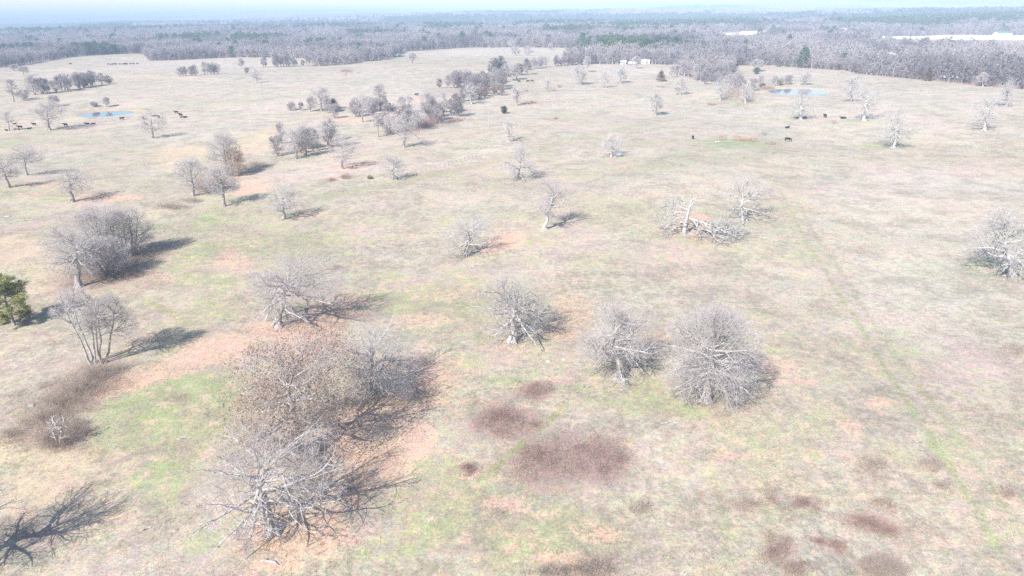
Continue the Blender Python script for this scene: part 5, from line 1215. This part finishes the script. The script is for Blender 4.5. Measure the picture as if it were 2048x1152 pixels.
# ------------------------------------------------------------------ cattle
def cow_mesh(pose, m):
    """one continuous skin over a joint skeleton; faces +X"""
    V = []; E = []; R = []
    def v(p, r, par=None):
        V.append(p); R.append(r if isinstance(r, tuple) else (r, r))
        if par is not None: E.append((par, len(V) - 1))
        return len(V) - 1
    dz = {'stand': 0, 'graze': 0, 'lie': -.62}[pose]
    hip = v((-.62, 0, 1.08 + dz), (.33, .36)); mid = v((0, 0, 1.0 + dz), (.37, .43), hip); ch = v((.58, 0, 1.02 + dz), (.31, .40), mid)
    rump = v((-.86, 0, 1.12 + dz), (.22, .24), hip)
    t1 = v((-1.0, 0, .95 + dz), .05, rump); v((-1.02, 0, max(.45 + dz, .15)), .035, t1)
    if pose == 'graze': n1 = v((.98, 0, .92), (.17, .24), ch); n2 = v((1.22, .05, .52), (.15, .18), n1); hd = v((1.34, .06, .28), (.13, .14), n2); v((1.42, .06, .08), (.09, .09), hd)
    else: n1 = v((.95, 0, 1.2 + dz), (.17, .25), ch); n2 = v((1.2, .05, 1.36 + dz), (.15, .18), n1); hd = v((1.42, .09, 1.3 + dz), (.13, .14), n2); v((1.62, .12, 1.16 + dz), (.09, .09), hd)
    for s in (-1, 1):
        v((V[n2][0] - .02, V[n2][1] + s * .26, V[n2][2] + .06), .04, n2)
        if pose != 'lie':
            a = v((.56, s * .17, .66), .13, ch); k = v((.60, s * .18, .40), .075, a); f = v((.58, s * .18, .10), .055, k); v((.62, s * .18, .02), .07, f)
            a = v((-.62, s * .19, .76), .18, hip); k = v((-.54, s * .19, .58), .11, a); h_ = v((-.78, s * .19, .42), .07, k); f = v((-.70, s * .19, .10), .055, h_); v((-.66, s * .19, .02), .07, f)
        else:
            a = v((.66, s * .24, .26), .13, ch); k = v((.94, s * .26, .12), .08, a); v((.72, s * .30, .07), .06, k)
            a = v((-.48, s * .32, .30), .18, hip); k = v((-.16, s * .42, .14), .09, a); v((-.40, s * .5, .07), .06, k)
    me = bpy.data.meshes.new("cow_skin"); me.from_pydata(V, E, [])
    o = bpy.data.objects.new("cow_skin", me); C.objects.link(o)
    o.modifiers.new("skin", 'SKIN'); 
    me.skin_vertices.new() if not me.skin_vertices else None
    for i, r in enumerate(R): me.skin_vertices[0].data[i].radius = r; me.skin_vertices[0].data[i].use_root = (i == 0)
    sb = o.modifiers.new("sub", 'SUBSURF'); sb.levels = 1; sb.render_levels = 1
    dg = bpy.context.evaluated_depsgraph_get(); out = bpy.data.meshes.new_from_object(o.evaluated_get(dg)); out.name = "cow_body"
    bpy.data.objects.remove(o); out.materials.clear(); out.materials.append(M[m])
    for p in out.polygons: p.use_smooth = True
    return out
COW = {p: cow_mesh(p, 'cow') for p in ('stand', 'graze', 'lie')}; COW['calf'] = cow_mesh('stand', 'calf')
def cow(u, v, pose, rz, label, s=1.0, group=None, cat="cow"):
    b = at(u, v); o = bpy.data.objects.new("calf" if pose == 'calf' or s < .75 else "cow", COW[pose]); C.objects.link(o)
    o.location = b; o.rotation_euler[2] = math.radians(rz); o.scale = (s * .88, s * .88, s * .88); tag(o, label, cat, group)
cow(16, 262, 'lie', 180, "black cow lying at the foot of the thin crooked tree, left edge", 1.05)
cow(30, 260.5, 'stand', 20, "small dark calf right of the cow lying by the thin crooked tree", .6)
cow(38, 260.5, 'stand', 200, "small dark calf just below the big standing black cow, left edge", .6)
cow(41, 257.5, 'stand', 185, "big black cow standing right of the thin crooked tree", 1.15)
cow(58, 258.5, 'lie', 0, "black cow lying on the track left of the wide fan topped tree", 1.1)
cow(69, 251.5, 'stand', 175, "black cow standing left of the wide fan topped tree", 1.1)
cow(29, 248.5, 'lie', 30, "black cow lying farthest up slope near the left edge", .9)
cow(132, 253, 'stand', 170, "black cow just right of the wide fan topped tree", 1.15)
cow(175, 248.5, 'lie', 180, "black cow lying below the left pond, left of two", 1.1)
cow(186, 248.5, 'lie', 0, "black cow lying below the left pond, right of two", 1.0)
cow(244, 240, 'stand', 10, "black cow standing below the right tip of the left pond", 1.1)
cow(353, 227, 'stand', 170, "black cow standing at the top of the trio right of the left pond", 1.1)
cow(362, 233, 'stand', 160, "biggest black cow in the middle of the trio right of the left pond", 1.2)
cow(369.5, 235.5, 'lie', 20, "black cow lying at the right of the trio right of the left pond", 1.05)
cow(362, 237, 'calf', 80, "reddish calf in front of the trio right of the left pond", .7)
cow(287, 239, 'stand', 100, "dark cow seen through the left of the round headed oak", 1.05)
cow(307, 233, 'lie', 20, "dark cow seen through the top of the round headed oak", 1.05)
cow(318, 237, 'stand', 150, "dark cow seen through the right of the round headed oak", 1.2)
cow(1385.5, 278, 'graze', 80, "black cow facing away alone on the green slope left of the corral panels", 1.15)
cow(1575, 283, 'graze', -10, "black cow grazing on bright grass right of the brush heap", 1.25)
cow(1574, 256.5, 'lie', 20, "black cow lying up slope of the grazing one near the corral", 1.15)
cow(1595, 237, 'lie', 170, "black cow at the left of the white footed trunk before the right pond", 1.1)
cow(1609, 237, 'lie', 20, "black cow at the right of the white footed trunk before the right pond", 1.1)
cow(1650, 235, 'stand', 100, "black cow standing end on, left of two near the silver oak", 1.2)
cow(1687, 237.5, 'lie', 170, "black cow lying, right of two near the silver oak", 1.3)
cow(833, 192, 'stand', 5, "black cow alone above the gully trees", 1.15)
cow(1009, 168, 'lie', 10, "black cow in the shade at the right end of the hedgerow wood", 1.15)
cow(1038, 165, 'stand', 170, "black cow, leftmost of three on the pale slope", 1.2)
cow(1056, 164.5, 'graze', 190, "black cow, middle of three on the pale slope", 1.25)
cow(1064, 164, 'graze', -10, "black cow, rightmost of three on the pale slope", 1.2)
cow(141, 129.5, 'stand', 30, "dark cow alone in the far left pasture", 1.4)
for k, u in enumerate([217, 223.5, 228, 232.5, 240, 247.5, 250.5, 254, 261, 268, 275]):
    cow(u, 130.2 - .14 * k + .4 * (k % 2), ('stand', 'graze', 'stand')[k % 3], (0, 175, 30, 190)[k % 4], "black cow in the far herd strung out along the pasture rise", 1.3, "far herd in the upper left pasture")

# ------------------------------------------------------------------ dry grass tufts, weeds and fallen leaves near the camera
def near_cover(n, cond, h, wdt, seed, name, mats, blades=3, label=None, cat=None, lo=40, hi=190, flat=False, leafs=False, p=2.0):
    rg = np.random.RandomState(seed); r = (lo ** (2 - p) if False else lo) + (hi - lo) * rg.rand(n) ** .85; a = np.radians(-43 + 86 * rg.rand(n)); x = np.sin(a) * r; y = np.cos(a) * r
    m = cover(x, y); k = cond(m, x, y, rg); x = x[k]; y = y[k]; n = len(x); z = terrain(x, y); P = np.stack([x, y, z], 1); mb = MB()
    if leafs: leaves(mb, P + [0, 0, .05], wdt, rg, flat=.75)
    else:
        for b_ in range(blades):
            d = norm(np.stack([rg.normal(size=n) * .55, rg.normal(size=n) * .55, np.ones(n)], 1)); q = P + np.stack([rg.normal(size=n) * .06, rg.normal(size=n) * .06, np.full(n, -.02)], 1)
            sliver(mb, q, q + d * (h * (.4 + .9 * rg.rand(n)))[:, None], wdt, rg)
    o = mb.build(name, mats); tag(o, label, cat, kind="stuff")
tuft = mat('dry_tuft', (.50, .46, .37), col2=(.30, .29, .19), scale=.8); weed = mat('dead_weed', (.33, .26, .22), col2=(.22, .16, .14), scale=.8)
litterm = mat('fallen_leaf', (.62, .40, .29), col2=(.42, .25, .17), scale=6)
near_cover(110000, lambda m, x, y, rg: rg.rand(len(x)) < .25 + .75 * (fbm(x / 4, y / 4, 40, 3) > .5), .16, .022, 1, "dry_grass", [tuft], 3, "short dry grass tufts over the pasture", "grass")
near_cover(80000, lambda m, x, y, rg: (fbm(x / 9, y / 9, 43, 3) + m[:, B_] * .25 > .60) & (rg.rand(len(x)) < .5), .42, .02, 2, "dead_weeds", [weed], 3, "sparse dead weed stalks in the pasture", "weeds")
near_cover(320000, lambda m, x, y, rg: rg.rand(len(x)) < np.clip(m[:, L_] * 1.2 - .05, .012, 1) * (fbm(x / 2.5, y / 2.5, 44, 3) > .42), 0, .055, 3, "fallen_leaves", [litterm], 1, "fallen oak leaves lying under and around the trees", "leaves", leafs=True)

# ------------------------------------------------------------------ the air
me_h = bpy.data.meshes.new("haze")
X0, X1, Y0, Y1, Z0, Z1 = -31000, 31000, -31000, 31000, -24, 106
me_h.from_pydata([(x, y, z) for z in (Z0, Z1) for y in (Y0, Y1) for x in (X0, X1)], [], [(0, 2, 3, 1), (4, 5, 7, 6), (0, 1, 5, 4), (2, 6, 7, 3), (0, 4, 6, 2), (1, 3, 7, 5)])
ho = bpy.data.objects.new("haze", me_h); C.objects.link(ho); tag(ho, kind="stuff"); ho["label"] = "pale bluish winter haze over the woods"; ho["category"] = "haze"
hm = bpy.data.materials.new("haze"); hm.use_nodes = True; n = hm.node_tree.nodes; n.remove(n["Principled BSDF"])
pv = n.new("ShaderNodeVolumePrincipled"); pv.inputs["Density"].default_value = 3.2e-4; pv.inputs["Color"].default_value = (.60, .76, .99, 1); pv.inputs["Anisotropy"].default_value = -.25
hm.node_tree.links.new(pv.outputs[0], n["Material Output"].inputs["Volume"]); me_h.materials.append(hm)
